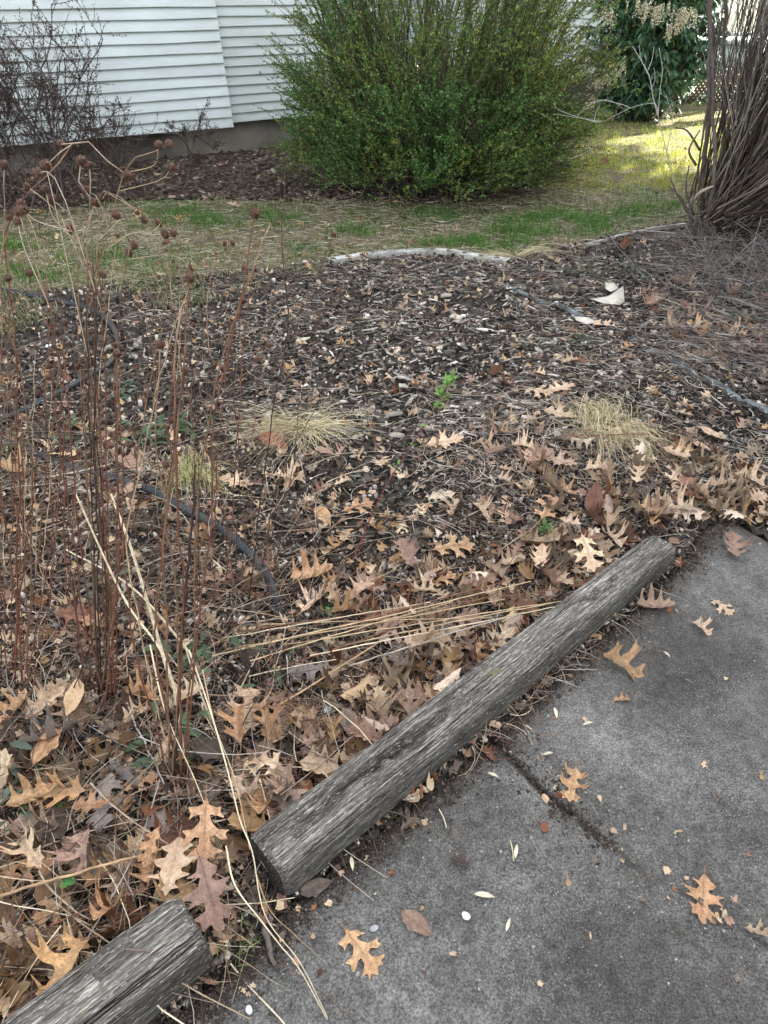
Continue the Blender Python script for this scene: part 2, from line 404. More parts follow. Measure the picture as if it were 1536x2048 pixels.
def timber_material():
    m = bpy.data.materials.new('weathered_timber'); m.use_nodes = True
    t = m.node_tree; b = t.nodes['Principled BSDF']; L = t.links.new
    b.inputs['Roughness'].default_value = 0.85; b.inputs['Specular IOR Level'].default_value = 0.2
    N = lambda k: t.nodes.new('ShaderNode' + k)
    tc = N('TexCoord')
    def noise(scale, st, de=6):
        mp = N('Mapping'); mp.inputs['Scale'].default_value = st; L(tc.outputs['Object'], mp.inputs['Vector'])
        n = N('TexNoise'); n.inputs['Scale'].default_value = scale; n.inputs['Detail'].default_value = de; n.inputs['Roughness'].default_value = 0.6
        n.inputs['Distortion'].default_value = 0.15
        L(mp.outputs[0], n.inputs['Vector']); return n.outputs['Fac']
    def ramp(src, stops):
        r = N('ValToRGB'); L(src, r.inputs[0]); e = r.color_ramp.elements
        e[0].position, e[0].color = stops[0][0], (*stops[0][1], 1)
        e[1].position, e[1].color = stops[-1][0], (*stops[-1][1], 1)
        for p, c in stops[1:-1]:
            q = e.new(p); q.color = (*c, 1)
        return r.outputs[0]
    ga = noise(1.0, (11, 300, 300), 7); gb_ = noise(1.0, (60, 520, 520), 6)
    gm_ = N('Mix'); gm_.data_type = 'FLOAT'; gm_.inputs[0].default_value = 0.42; L(ga, gm_.inputs[2]); L(gb_, gm_.inputs[3]); grain = gm_.outputs[0]
    g = ramp(grain, [(0.37, (0.022, 0.018, 0.015)), (0.46, (0.105, 0.096, 0.084)), (0.53, (0.19, 0.178, 0.160)), (0.61, (0.50, 0.475, 0.435))])
    stain = ramp(noise(1.0, (4, 16, 16), 8), [(0.36, (0.62, 0.60, 0.58)), (0.50, (0.95, 0.94, 0.92)), (0.64, (1.22, 1.2, 1.17))])
    m1 = N('Mix'); m1.data_type = 'RGBA'; m1.blend_type = 'MULTIPLY'; m1.inputs[0].default_value = 1; L(g, m1.inputs[6]); L(stain, m1.inputs[7])
    at = N('Attribute'); at.attribute_name = 'Col'
    m2 = N('Mix'); m2.data_type = 'RGBA'; m2.blend_type = 'MULTIPLY'; m2.inputs[0].default_value = 1; L(m1.outputs[2], m2.inputs[6]); L(at.outputs['Color'], m2.inputs[7])
    fl = N('MapRange'); fl.inputs['From Min'].default_value = 0.63; fl.inputs['From Max'].default_value = 0.67; L(noise(1.0, (70, 330, 330), 4), fl.inputs['Value'])
    mf = N('Mix'); mf.data_type = 'RGBA'; L(fl.outputs[0], mf.inputs[0]); L(m2.outputs[2], mf.inputs[6]); mf.inputs[7].default_value = (0.50, 0.48, 0.44, 1); m2 = mf
    # yellow-green lichen specks
    li = N('MapRange'); li.inputs['From Min'].default_value = 0.67; li.inputs['From Max'].default_value = 0.74; L(noise(1.0, (12, 18, 18), 3), li.inputs['Value'])
    m3 = N('Mix'); m3.data_type = 'RGBA'; L(li.outputs[0], m3.inputs[0]); L(m2.outputs[2], m3.inputs[6]); m3.inputs[7].default_value = (0.20, 0.17, 0.05, 1)
    L(m3.outputs[2], b.inputs['Base Color'])
    bu = N('Bump'); bu.inputs['Distance'].default_value = 0.006; L(grain, bu.inputs['Height']); L(bu.outputs[0], b.inputs['Normal'])
    return m
M_timber = timber_material()

# ================================================================== THE SETTING
# lawn sheet: fine near the camera, coarse to the horizon
def sheet(name, xs, ys, zfun, mat, mask=None, colfun=None):
    X, Y = np.meshgrid(xs, ys)
    Z = zfun(X, Y)
    V = np.stack([X, Y, Z], -1).reshape(-1, 3)
    nx, ny = len(xs), len(ys)
    i = np.arange(ny - 1)[:, None] * nx + np.arange(nx - 1)[None, :]
    Q = np.stack([i, i + 1, i + nx + 1, i + nx], -1).reshape(-1, 4)
    if mask is not None:
        cx = (X[:-1, :-1] + X[1:, 1:]) / 2; cy = (Y[:-1, :-1] + Y[1:, 1:]) / 2
        keep = mask(cx, cy).ravel(); Q = Q[keep]
        used = np.unique(Q); mp = np.full(len(V), -1); mp[used] = np.arange(len(used)); V = V[used]; Q = mp[Q]
    mb = MB(); mb.add(V, Q, colfun(V[:, 0], V[:, 1]) if colfun else None)
    return mb.build(name, mat, smooth=True)
def gridax(lo, hi, step, far):
    a = np.arange(lo, hi + 1e-6, step)
    ext = np.array([1, 3, 8, 20, 60, 150.0])
    return np.concatenate([(lo - ext[::-1] * far), a, (hi + ext * far)])
inBED = lambda x, y: inpoly(x, y, BED)
inPATH = lambda x, y: inpoly(x, y, PATH)
inHB = lambda x, y: inpoly(x, y, HB)
def zlawn(x, y):
    return H(x, y) - 0.02 * inpoly(x, y, BED) - 0.06 * inpoly(x, y, PATH) - 0.01 * inpoly(x, y, HB)
lawn = sheet('lawn', gridax(-6, 7, 0.1, 1.0), gridax(-3, 16, 0.1, 1.0), zlawn, M_lawn)
tag(lawn, kind='structure')
bed = sheet('mulch_bed', np.arange(-3.7, 5.6, 0.03), np.arange(-1.7, 6.6, 0.03),
            lambda x, y: H(x, y) + 0.014 * (fbm(x * 14, y * 14, 31, 3) - 0.45), M_soil, mask=lambda x, y: inBED(x, y))
tag(bed, kind='structure')
hbed = sheet('bark_bed', np.arange(-9, 2.6, 0.06), np.arange(4.6, 13.6, 0.06),
             lambda x, y: H(x, y) + 0.008 + 0.012 * (fbm(x * 12, y * 12, 33, 3) - 0.45), M_soil, mask=lambda x, y: inHB(x, y))
tag(hbed, kind='structure')

# concrete path: slab with a soil-filled joint and a chipped corner panel
JOINT = [tuple(G(a, b, PATH_Z)[:2]) for a, b in [(955, 1440), (985, 1472), (1040, 1530), (1105, 1598), (1140, 1622)]]
CRACK = [tuple(G(a, b, PATH_Z)[:2]) for a, b in [(1140, 1622), (1215, 1690), (1290, 1745), (1345, 1775), (1430, 1812), (1490, 1862), (1560, 1905), (1800, 2010)]]
PANEL = [tuple(G(a, b, PATH_Z)[:2]) for a, b in [(985, 1480), (1040, 1545), (1085, 1592), (1075, 1608), (1010, 1560), (880, 1640), (820, 1600)]]
def zpath(x, y):
    jx = 0.016 * (fbm(x * 22, y * 22, 51, 3) - 0.45); d1 = dist_poly(x + jx, y - jx, JOINT); d2 = dist_poly(x + 1.4 * jx, y - jx, CRACK)
    g = 0.016 * np.exp(-(d1 / 0.008) ** 2) + 0.012 * np.clip((x - 0.62) * 5, 0.45, 1) * np.exp(-(d2 / 0.0042) ** 2) * (vnoise(x * 30, y * 30, 4) * 1.4)
    g2 = 0.004 * np.exp(-(d1 / 0.05) ** 2)
    e = dist_poly(x, y, PATH_EDGE)
    drop = 0.022 * np.exp(-(e / 0.02) ** 2)
    return PATH_Z - g - g2 - drop + 0.006 * (fbm(x * 2, y * 2, 8) - 0.47) + 0.0018 * (fbm(x * 40, y * 40, 9, 3) - 0.45)
def cpath(x, y):
    jx = 0.016 * (fbm(x * 22, y * 22, 51, 3) - 0.45); d1 = dist_poly(x + jx, y - jx, JOINT); d2 = dist_poly(x + 1.4 * jx, y - jx, CRACK); e = dist_poly(x, y, PATH_EDGE)
    n = fbm(x * 9, y * 9, 41); n2 = fbm(x * 30, y * 30, 43)
    dirt = np.clip(1.1 * np.exp(-(d1 / 0.009) ** 2) * (n2 * 1.2 + 0.4) + 0.8 * np.clip((x - 0.62) * 5, 0.5, 1) * np.exp(-(d2 / 0.0048) ** 2) * (n2 > 0.43) + 1.1 * np.exp(-(e / (0.035 + 0.05 * n)) ** 2), 0, 1)
    stain = np.clip((fbm(x * 2.2 + 3, y * 2.2, 44) - 0.40) * 4.0, 0, 1) * 0.5
    # earth spread round the joint
    j = np.exp(-(dist_poly(x, y, JOINT + CRACK) / 0.16) ** 2) * np.clip((n - 0.38) * 4, 0, 1) * 0.45
    s = np.clip(dirt + (1 - dirt) * np.maximum(stain, j), 0, 1)[:, None]
    inp = inpoly(x, y, PANEL)[:, None] * 0.16
    return (1 - s) * (np.array([[1.0, 1.0, 0.99]]) + inp) + s * np.array([[0.36, 0.31, 0.27]])
xs = np.concatenate([np.arange(-1.9, -0.6, 0.05), np.arange(-0.6, 1.9, 0.0055), np.arange(1.9, 5.5, 0.06)])
ys = np.concatenate([np.arange(-3.5, 0.1, 0.08), np.arange(0.1, 1.95, 0.0055)])
path = sheet('concrete_path', xs, ys, zpath, M_conc, mask=lambda x, y: inPATH(x, y), colfun=cpath)
tag(path, kind='structure')

# ================================================================== HOUSE
P0 = np.array([-1.69, 8.54, 0.0]); D = np.array([math.cos(rad(32.8)), math.sin(rad(32.8)), 0.0]); NN = np.array([D[1], -D[0], 0.0])
UPV = np.array([0, 0, 1.0])
house = empty('clapboard_house', (0.0, 11.0, 0.0), 'white clapboard house with bowed siding over a bare concrete foundation', 'house')
def siding(name, o, d, n, s0, s1, z0, z1, expo, off=lambda s, z: 0 * s, seed=0, wav=0.004, dark=False):
    o = np.asarray(o, float)
    ns = max(3, int((s1 - s0) / 0.12) + 1)
    ss = np.linspace(s0, s1, ns); mb = MB()
    k = 0; z = z0
    while z < z1:
        sag = wav * (vnoise(ss * 1.7, ss * 0 + k * 3.1, seed) - 0.5) * 2
        zb = z + sag
        zt = z + expo + 0.012
        rows = []
        for (zz, pr) in ((zt, 0.001), (zb + 0.007, 0.0265), (zb, 0.0260), (zb + 0.004, -0.003)):
            zz = zz + 0 * ss
            p = o[None] + d[None] * ss[:, None] + n[None] * (pr + off(ss, zz))[:, None] + UPV[None] * zz[:, None]
            rows.append(p)
        V = np.concatenate(rows); a = np.arange(ns - 1)
        Q = np.concatenate([np.stack([a + r * ns, a + r * ns + 1, a + (r + 1) * ns + 1, a + (r + 1) * ns], -1) for r in range(3)])
        tint = 0.965 + 0.05 * _h(np.array([k]), np.array([seed]), 5)[0]
        mb.add(V, Q, (tint, tint, tint)); 
        # end caps: side of the board
        for e in (0, ns - 1):
            ends = [r[e] for r in rows]; back = [rows[0][e] - n * 0.02, rows[3][e] - n * 0.02]
            mb.add([ends[0], ends[1], ends[2], ends[3], back[1], back[0]], np.array([[0, 1, 2, 3, 4, 5]]), (0.9, 0.9, 0.9))
        z += expo; k += 1
    return local(mb.build(name, M_paint), house)
def offL(s, z):
    return 0.03 + 0.125 * np.clip((1.55 - z) / 1.25, 0, 1) ** 1.1 * np.exp(np.clip(s, -9, 0) / 2.6)
siding('siding', P0, D, NN, -8.0, 0.0, 0.292, 5.8, 0.094, offL, 1, 0.005)
siding('siding', P0, D, NN, 0.001, 1.50, 0.31, 5.8, 0.085, lambda s, z: 0 * s, 2, 0.003)
mb = MB(); obox(mb, P0, D, NN, UPV, (1.50, 1.60), (-0.06, 0.028), (0.28, 5.8)); local(mb.build('corner_board', M_paint2), house)
mb = MB()
obox(mb, P0, D, NN, UPV, (-8.0, 1.58), (-0.30, -0.055), (-0.4, 0.42)); local(mb.build('foundation', M_found), house)
mb = MB(); obox(mb, P0, D, NN, UPV, (-8.0, 1.55), (-0.33, -0.005), (0.42, 5.8)); local(mb.build('wall_core', M_paint2), house)
# side wall going back from the corner, rear wall, and the wing that comes forward on the right
K1 = P0 + D * 1.58; BK = -NN
siding('siding', K1, BK, D, 0.02, 5.0, 0.30, 5.8, 0.10, seed=4)
K2 = K1 + BK * 5.0
siding('siding', K2, D, NN, 0.0, 5.25, 0.30, 5.8, 0.10, seed=5)
K3 = np.array([3.05, 13.2, 0.0])
WB0 = K3 + BK * 4.2
siding('siding', WB0, NN, -D, 0.0, 5.3, 0.30, 5.8, 0.098, seed=6)
mb = MB(); obox(mb, WB0, NN, -D, UPV, (0.0, 5.28), (-0.3, -0.02), (-0.3, 0.33)); local(mb.build('foundation', M_found), house)
mb = MB()
# roofs: two simple slopes above the frame
def slab(mb, pts, th):
    p = np.array(pts, float); q = p + np.array([0, 0, th]); n = len(p)
    mb.add(np.vstack([p, q]), [np.array([list(range(n))[::-1], list(range(n, 2 * n))]), np.array([[i, (i + 1) % n, n + (i + 1) % n, n + i] for i in range(n)])])
a0 = P0 + D * -8.4 + NN * 0.45 + UPV * 5.75; a1 = P0 + D * 2.0 + NN * 0.45 + UPV * 5.75
slab(mb, [a0, a1, a1 + BK * 4.5 + UPV * 2.2, a0 + BK * 4.5 + UPV * 2.2], 0.14)
local(mb.build('roof', M_roof), house)
mb = MB()
b0 = WB0 - D * 0.45 + NN * 5.7 + UPV * 5.75; b1 = WB0 - D * 0.45 + BK * 1 + UPV * 5.75
slab(mb, [b0, b1, b1 + D * 3.4 + UPV * 1.8, b0 + D * 3.4 + UPV * 1.8], 0.14)
local(mb.build('roof', M_roof), house)

# loose board under the bowed siding
mb = MB()
q0 = RY(288, 263, 7.95); q1 = RY(357, 266, 8.35)
dv = q1 - q0; L_ = np.linalg.norm(dv); dv /= L_
obox(mb, q0, dv, NN, np.cross(dv, NN) * -1, (0, L_), (-0.02, 0.06), (-0.006, 0.006))
o = mb.build('loose_board', M_paint2); tag(o, 'thin white loose board jutting out under the bowed siding', 'board')

# back porch behind the pieris: blue-grey skirt board over brown lattice
pr = empty('back_porch', tuple(G(1330, 226)), 'blue grey porch skirt with brown lattice behind the flowering evergreen', 'porch')
pc = G(1215, 226); pc = np.array([pc[0] + 0.1, 12.3, 0.0])
pd = np.array([0.985, 0.17, 0.0]); pn = np.array([0.17, -0.985, 0.0])
mb = MB(); obox(mb, pc, pd, pn, UPV, (0, 3.0), (-0.03, 0.0), (0.50, 0.78)); local(mb.build('skirt_board', M_porch), pr)
mb = MB()
for k in range(60):
    for sgn in (1, -1):
        x = -0.6 + k * 0.075
        a_, b_ = (x, 0.02), (x + sgn * 0.48, 0.50)
        pts = []
        for t_ in np.linspace(0, 1, 2): pts.append((a_[0] + (b_[0] - a_[0]) * t_, a_[1] + (b_[1] - a_[1]) * t_))
        (xa, za), (xb, zb) = pts
        if min(xa, xb) < 0 or max(xa, xb) > 3.0: continue
        p, q = pc + pd * xa + UPV * za, pc + pd * xb + UPV * zb
        e = (q - p); l = np.linalg.norm(e); e /= l
        w = np.cross(e, pn)
        obox(mb, p, e, pn, w, (0, l), ((-0.012, -0.006) if sgn > 0 else (-0.019, -0.013)), (-0.017, 0.017))
local(mb.build('lattice', M_lat), pr)
mb = MB(); obox(mb, pc, pd, pn, UPV, (-0.1, 3.1), (-2.5, 0.05), (0.782, 0.83)); local(mb.build('deck', M_porch), pr)
mb = MB(); obox(mb, pc, pd, pn, UPV, (0, 3.0), (-2.5, -2.4), (0.832, 3.2)); local(mb.build('rear_wall', M_paint2), pr)
for xx in (0.95, 2.9):
    mb = MB(); obox(mb, pc, pd, pn, UPV, (xx, xx + 0.1), (-0.14, -0.04), (0.832, 3.2)); local(mb.build('post', M_paint2), pr)
mb = MB()
for k in range(14): obox(mb, pc, pd, pn, UPV, (1.12 + k * 0.125, 1.155 + k * 0.125), (-0.11, -0.075), (0.93, 1.70))
obox(mb, pc, pd, pn, UPV, (1.052, 2.898), (-0.12, -0.06), (1.702, 1.77)); obox(mb, pc, pd, pn, UPV, (1.052, 2.898), (-0.12, -0.06), (0.88, 0.928))
local(mb.build('railing', M_paint2), pr)
mb = MB(); obox(mb, pc, pd, pn, UPV, (-0.3, 3.2), (-2.6, 0.2), (3.202, 3.4)); local(mb.build('porch_roof', M_roof), pr)

# house added to the right, out of the frame, to shade the yard
nb = empty('added_shade_house', (10.5, 2.0, 0.0), 'two storey pale house added unseen beyond the right edge to shade the yard', 'house')
mb = MB(); box(mb, 7.2, 14.0, -9.0, 10.8, -0.3, 7.0); local(mb.build('wall', M_paint2), nb)
mb = MB(); mb.add([(6.8, -9.4, 7.001), (14.4, -9.4, 7.001), (10.6, -9.4, 9.3), (6.8, 11.0, 7.001), (14.4, 11.0, 7.001), (10.6, 11.0, 9.3)],
                  [np.array([(0, 2, 1), (3, 4, 5)]), np.array([(0, 3, 5, 2), (2, 5, 4, 1), (0, 1, 4, 3)])]); local(mb.build('roof', M_roof), nb)
for yy in (-6, -3, 0, 3, 6):
    for zz in (1.0, 4.2):
        mb = MB(); box(mb, 7.16, 7.197, yy, yy + 0.9, zz, zz + 1.4); f = local(mb.build('window', M_paint2), nb)
        mb = MB(); box(mb, 7.15, 7.157, yy + 0.08, yy + 0.82, zz + 0.08, zz + 1.32); g_ = local(mb.build('pane', M_glass), nb); 
        g_.parent = f

# ================================================================== TIMBERS
def timber(name, a, b, w, h, seed, label, end_dark=0.25, notch=False, taper=0.0):
    """weathered timber with rounded top; a,b = ground points of its path-side lower edge"""
    a = np.array([a[0], a[1], 0.0]); b = np.array([b[0], b[1], 0.0])
    d = b - a; L_ = np.linalg.norm(d); d /= L_
    n = np.array([-d[1], d[0], 0.0])                       # towards the bed
    root = a + n * w / 2 + np.array([0, 0, 0.012])
    # profile: flat bottom, rounded shoulders
    nt_ = 200
    th = np.linspace(0, 2 * math.pi, nt_, endpoint=False)
    ex = 6.0
    cx = np.sign(np.cos(th)) * np.abs(np.cos(th)) ** (2 / ex) * w / 2
    cz = np.sign(np.sin(th)) * np.abs(np.sin(th)) ** (2 / ex) * h / 2
    cx = cx * (1 - 0.14 * np.clip(cz / h * 2, 0, 1))
    nl = int(L_ / 0.006)
    s = np.linspace(0, L_, nl)
    S, T = np.meshgrid(s, np.arange(nt_), indexing='ij')
    TH = th[T]
    per = T / nt_ * 2 * (w + h)
    r = 1 + 0 * S
    r += 0.06 * (fbm(S * 3.2, np.cos(TH) * 1.3 + 5, seed) - 0.47) + 0.04 * (fbm(S * 2.0 + 9, np.sin(TH) * 1.3, seed + 1) - 0.47)
    grain = fbm(S * 30, per * 260, seed + 2, 3) - 0.45
    disp = 0.0030 * grain
    # long checks running with the grain
    crk = 0 * S
    for k in range(16):
        c0 = (0.10 + 0.36 * _h(np.array([k]), np.array([seed]), 9)[0]) * nt_      # on the top half
        s0 = L_ * _h(np.array([k]), np.array([seed]), 10)[0]; ln = (0.12 + 0.4 * _h(np.array([k]), np.array([seed]), 11)[0]) * (2.2 if k < 3 else 1)
        wob = 5 * (vnoise(S * 7, S * 0 + k, seed) - 0.5) + 1.6 * (vnoise(S * 40, S * 0 + k, seed) - 0.5) + (S - s0) * 5.0 * (_h(np.array([k]), np.array([seed]), 13)[0] - 0.5)
        env = np.clip(1 - ((S - s0) / ln) ** 2, 0, 1)
        gq = env ** 0.5 * np.exp(-((T - c0 - wob) / (1.0 if k < 4 else 0.7)) ** 2); disp -= (0.020 if k < 4 else 0.009) * gq; crk = np.maximum(crk, gq)
    ends = np.minimum(S, L_ - S)
    er = 1 - 0.10 * np.exp(-(ends / 0.012) ** 2)
    R = r * er
    X = S + 0 * R; tap = 1 - taper * S / L_
    Yl = cx[T] * R * tap - (1 - tap) * w * 0.5; Zl = cz[T] * R * tap - (1 - tap) * h * 0.5
    nn = np.sqrt(Yl ** 2 + Zl ** 2) + 1e-9
    Yl = Yl * (1 + disp / nn); Zl = Zl * (1 + disp / nn) + h / 2
    if notch:   # split strip lifted out of the bed side of the far end
        band = (Yl > w * 0.06) & (Yl < w * 0.15) & (Zl > h * 0.5) & (S > L_ - 0.17)
        Zl = np.where(band, Zl - 0.018, Zl)
        out = (Yl >= w * 0.15) & (Zl > h * 0.2) & (S > L_ - 0.10)
        Zl = np.where(out, Zl - 0.004, Zl)
    V = np.stack([X, Yl, Zl], -1).reshape(-1, 3)
    i = (np.arange(nl - 1) * nt_)[:, None]; j = np.arange(nt_)[None]; j2 = (j + 1) % nt_
    Q = np.stack([i + j, i + j2, i + nt_ + j2, i + nt_ + j], -1).reshape(-1, 4)
    col = 1 - 0.35 * np.clip(1 - Zl / h * 2.0, 0, 1)
    col = np.where(ends < 0.012, 0.8, 1.0) * (0.9 + 0.25 * fbm(S * 6, per * 40, seed + 7, 3))
    side_ = np.clip((-Yl / (w / 2) - 0.80) * 7, 0, 1) * np.clip((0.93 - Zl / h) * 12, 0, 1)   # darker face towards the path
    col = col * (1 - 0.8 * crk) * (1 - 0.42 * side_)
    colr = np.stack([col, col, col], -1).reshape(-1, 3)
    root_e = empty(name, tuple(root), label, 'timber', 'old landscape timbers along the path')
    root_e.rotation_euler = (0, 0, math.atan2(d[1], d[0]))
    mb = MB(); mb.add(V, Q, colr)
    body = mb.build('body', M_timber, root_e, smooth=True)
    # sawn end faces with rings
    for e in (0, nl - 1):
        ring = V.reshape(nl, nt_, 3)[e]
        c = ring.mean(0); rr = []
        K = 8
        for k in range(K + 1):
            f = 1 - k / K
            q = c + (ring - c) * f
            q = q + np.array([1 if e else -1, 0, 0]) * (0.004 * (fbm(q[:, 1] * 90, q[:, 2] * 90, seed + 20, 3) - 0.4) + 0.004)[:, None] * (k > 0)
            rr.append(q)
        VV = np.concatenate(rr); i = (np.arange(K) * nt_)[:, None]
        QQ = np.stack([i + j, i + j2, i + nt_ + j2, i + nt_ + j], -1).reshape(-1, 4)
        if e: QQ = QQ[:, ::-1]
        mb = MB(); cc = end_dark * (0.7 + 0.6 * fbm(VV[:, 1] * 60, VV[:, 2] * 60, 3))
        mb.add(VV, QQ, np.stack([cc, cc * 0.95, cc * 0.9], -1)); mb.build('end_grain', M_timber, root_e)
    return root_e, d, n, L_
T1a = G(578, 1812); T1b = G(1346, 1140)
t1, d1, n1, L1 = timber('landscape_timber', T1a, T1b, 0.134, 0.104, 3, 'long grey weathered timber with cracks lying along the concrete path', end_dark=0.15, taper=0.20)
T2b = G(436, 1948); T2a = T2b + (G(300, 2062) - T2b) / np.linalg.norm(G(300, 2062) - T2b) * 0.9
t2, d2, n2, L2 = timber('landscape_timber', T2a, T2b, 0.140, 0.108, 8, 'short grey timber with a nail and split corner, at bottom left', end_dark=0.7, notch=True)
# bent nail lying on the near timber
mb = MB()
p0 = G(248, 1898, 0.118); p1 = G(302, 1902, 0.122)
P = spline([p0, (p0 + p1) / 2, p1], 6)
v, f = tubes(P[None], np.full((1, 6), 0.0022), 8, True); mb.add(v, f)
v, f = tubes(np.array([[p0 - (p1 - p0) * 0.05, p0]]), np.full((1, 2), 0.0048), 8, True); mb.add(v, f)
tag(mb.build('nail', M_nail), 'bent rusty nail lying on top of the near timber', 'nail')

# ================================================================== HOSE
hp = [(-160, 560), (0, 580), (80, 597), (160, 614), (212, 640), (236, 682), (222, 724), (180, 752), (110, 790), (40, 826), (-60, 862), (-140, 868), (-60, 868), (20, 888), (80, 912), (150, 938), (240, 962), (300, 984), (350, 1010), (420, 1046), (475, 1086), (522, 1132), (548, 1185), (560, 1250), (540, 1330), (490, 1420), (430, 1452), (310, 1470), (190, 1470), (110, 1452), (30, 1430), (-60, 1400), (-200, 1380)]
pts = []
for k, (a, b) in enumerate(hp):
    g = G(a, b, 0.03); z = Hf(g[0], g[1]) + 0.019
    if 23 <= k <= 28: z -= 0.022
    pts.append((g[0], g[1], z))
P = spline(pts, 420)
mb = MB(); v, f = tubes(P[None], np.full((1, 420), 0.0135), 12, True); mb.add(v, f)
tag(mb.build('garden_hose', M_hose, smooth=True), 'dark grey rubber hose looping through the left of the bed', 'hose')

# ================================================================== EDGING
def edging(pxs, label, hole_range, fw=0.078, hh=0.05, name='edging_strip', lift=0.035):
    pts = [G(a, b, 0.03) for a, b in pxs]
    for p in pts: p[2] = Hf(p[0], p[1]) + lift
    L_ = sum(np.linalg.norm(pts[i + 1] - pts[i]) for i in range(len(pts) - 1))
    n = max(8, int(L_ / 0.055))
    P = spline(pts, n + 1); P[:, 2] += 0.012 * (vnoise(np.arange(n + 1) * 0.31, np.zeros(n + 1), 77) - 0.6)
    T = np.gradient(P, axis=0); T /= np.linalg.norm(T, axis=1, keepdims=True)
    N_ = np.cross(UPV, T)
    mb = MB(); th = 0.003
    # front lip
    for k in range(n):
        a, b = P[k], P[k + 1]
        mb.add([a, b, b - UPV * hh, a - UPV * hh, a + N_[k] * th, b + N_[k + 1] * th, b - UPV * hh + N_[k + 1] * th, a - UPV * hh + N_[k] * th],
               np.array([(0, 1, 2, 3), (5, 4, 7, 6), (0, 4, 5, 1)]), (0.62, 0.6, 0.56))
        A, B = a + N_[k] * th, b + N_[k + 1] * th; A2, B2 = a + N_[k] * fw - UPV * 0.004, b + N_[k + 1] * fw - UPV * 0.004
        if hole_range[0] <= k / n <= hole_range[1] and k % 2 == 0:
            out = [A, (A + B) / 2, B, (B + B2) / 2, B2, (A2 + B2) / 2, A2, (A + A2) / 2]
            c = (A + B + A2 + B2) / 4; inn = []
            for q in out:
                e = q - c; s_ = np.dot(e, T[k]); r_ = np.dot(e, N_[k]); l = math.hypot(s_ / 0.022, r_ / 0.024)
                inn.append(c + T[k] * s_ / l + N_[k] * r_ / l)
            mb.add(np.array(out + inn), np.array([[i, (i + 1) % 8, 8 + (i + 1) % 8, 8 + i] for i in range(8)]))
        else:
            mb.add([A, B, B2, A2], np.array([[0, 1, 2, 3]]))
    o = mb.build(name, M_metal); tag(o, label, 'edging', 'pale edging strips round the bed')
edging([(665, 524), (720, 514), (800, 507), (862, 506)], 'pale curved perforated edging strip, left of the overlapping pair', (0.0, 0.35), lift=0.026)
edging([(855, 508), (900, 511), (950, 518), (1012, 529)], 'short pale perforated edging strip with row of oval holes', (0.0, 0.85), lift=0.036)
edging([(1170, 492), (1230, 478), (1290, 466), (1375, 456)], 'long pale edging strip by the right lawn and shrub', (2, 3), fw=0.03, lift=0.018)

# weathered blue-grey strip and thin dark strip half buried in the mulch
def strip(pxs, r, flat, label, mat, name, lift=0.0):
    pts = [G(a, b, 0.03) for a, b in pxs]
    for k, p in enumerate(pts): p[2] = Hf(p[0], p[1]) + lift
    P = spline(pts, 60); th = np.arange(8) * math.pi / 4
    T = np.gradient(P, axis=0); T /= np.linalg.norm(T, axis=1, keepdims=True); N_ = np.cross(UPV, T)
    P[:, 2] += 2.2 * flat * (vnoise(np.arange(60) * 0.28, np.zeros(60), 14) - 0.55)
    V = P[:, None] + r * np.cos(th)[None, :, None] * N_[:, None] + flat * np.sin(th)[None, :, None] * UPV
    i = (np.arange(59) * 8)[:, None]; j = np.arange(8)[None]; j2 = (j + 1) % 8
    Q = np.stack([i + j, i + j2, i + 8 + j2, i + 8 + j], -1).reshape(-1, 4)
    mb = MB(); mb.add(V.reshape(-1, 3), Q); o = mb.build(name, mat, smooth=True); tag(o, label, 'edging')
strip([(1010, 575), (1060, 597), (1120, 622), (1180, 650), (1240, 672), (1300, 712), (1350, 736), (1410, 768), (1470, 798), (1545, 830)], 0.022, 0.012, 'blue grey weathered strip half buried across the right of the bed', M_strip, 'buried_edging', 0.012)
strip([(835, 528), (870, 540), (920, 556), (965, 566)], 0.006, 0.012, 'thin black edging strip curving below the perforated strip', M_hose, 'black_edging', 0.016)

# ================================================================== MULCH, CRUMBS, TWIGS
def scatter_px(n, x0, x1, y0, y1, power=1.0):
    """points on the ground, uniform in the picture's frame -> denser where the camera sees fine detail"""
    px = rng.uniform(x0, x1, n); py = y0 + (y1 - y0) * rng.uniform(0, 1, n) ** power
    d = np.stack([(px - 768) / FPX, cp - (py - 1024) / FPX * sp, -sp - (py - 1024) / FPX * cp], -1)
    t = -CAM_H / d[:, 2]
    return d[:, 0] * t, d[:, 1] * t, px, py
def rect_area(n, x0, x1, y0, y1):
    return rng.uniform(x0, x1, n), rng.uniform(y0, y1, n)

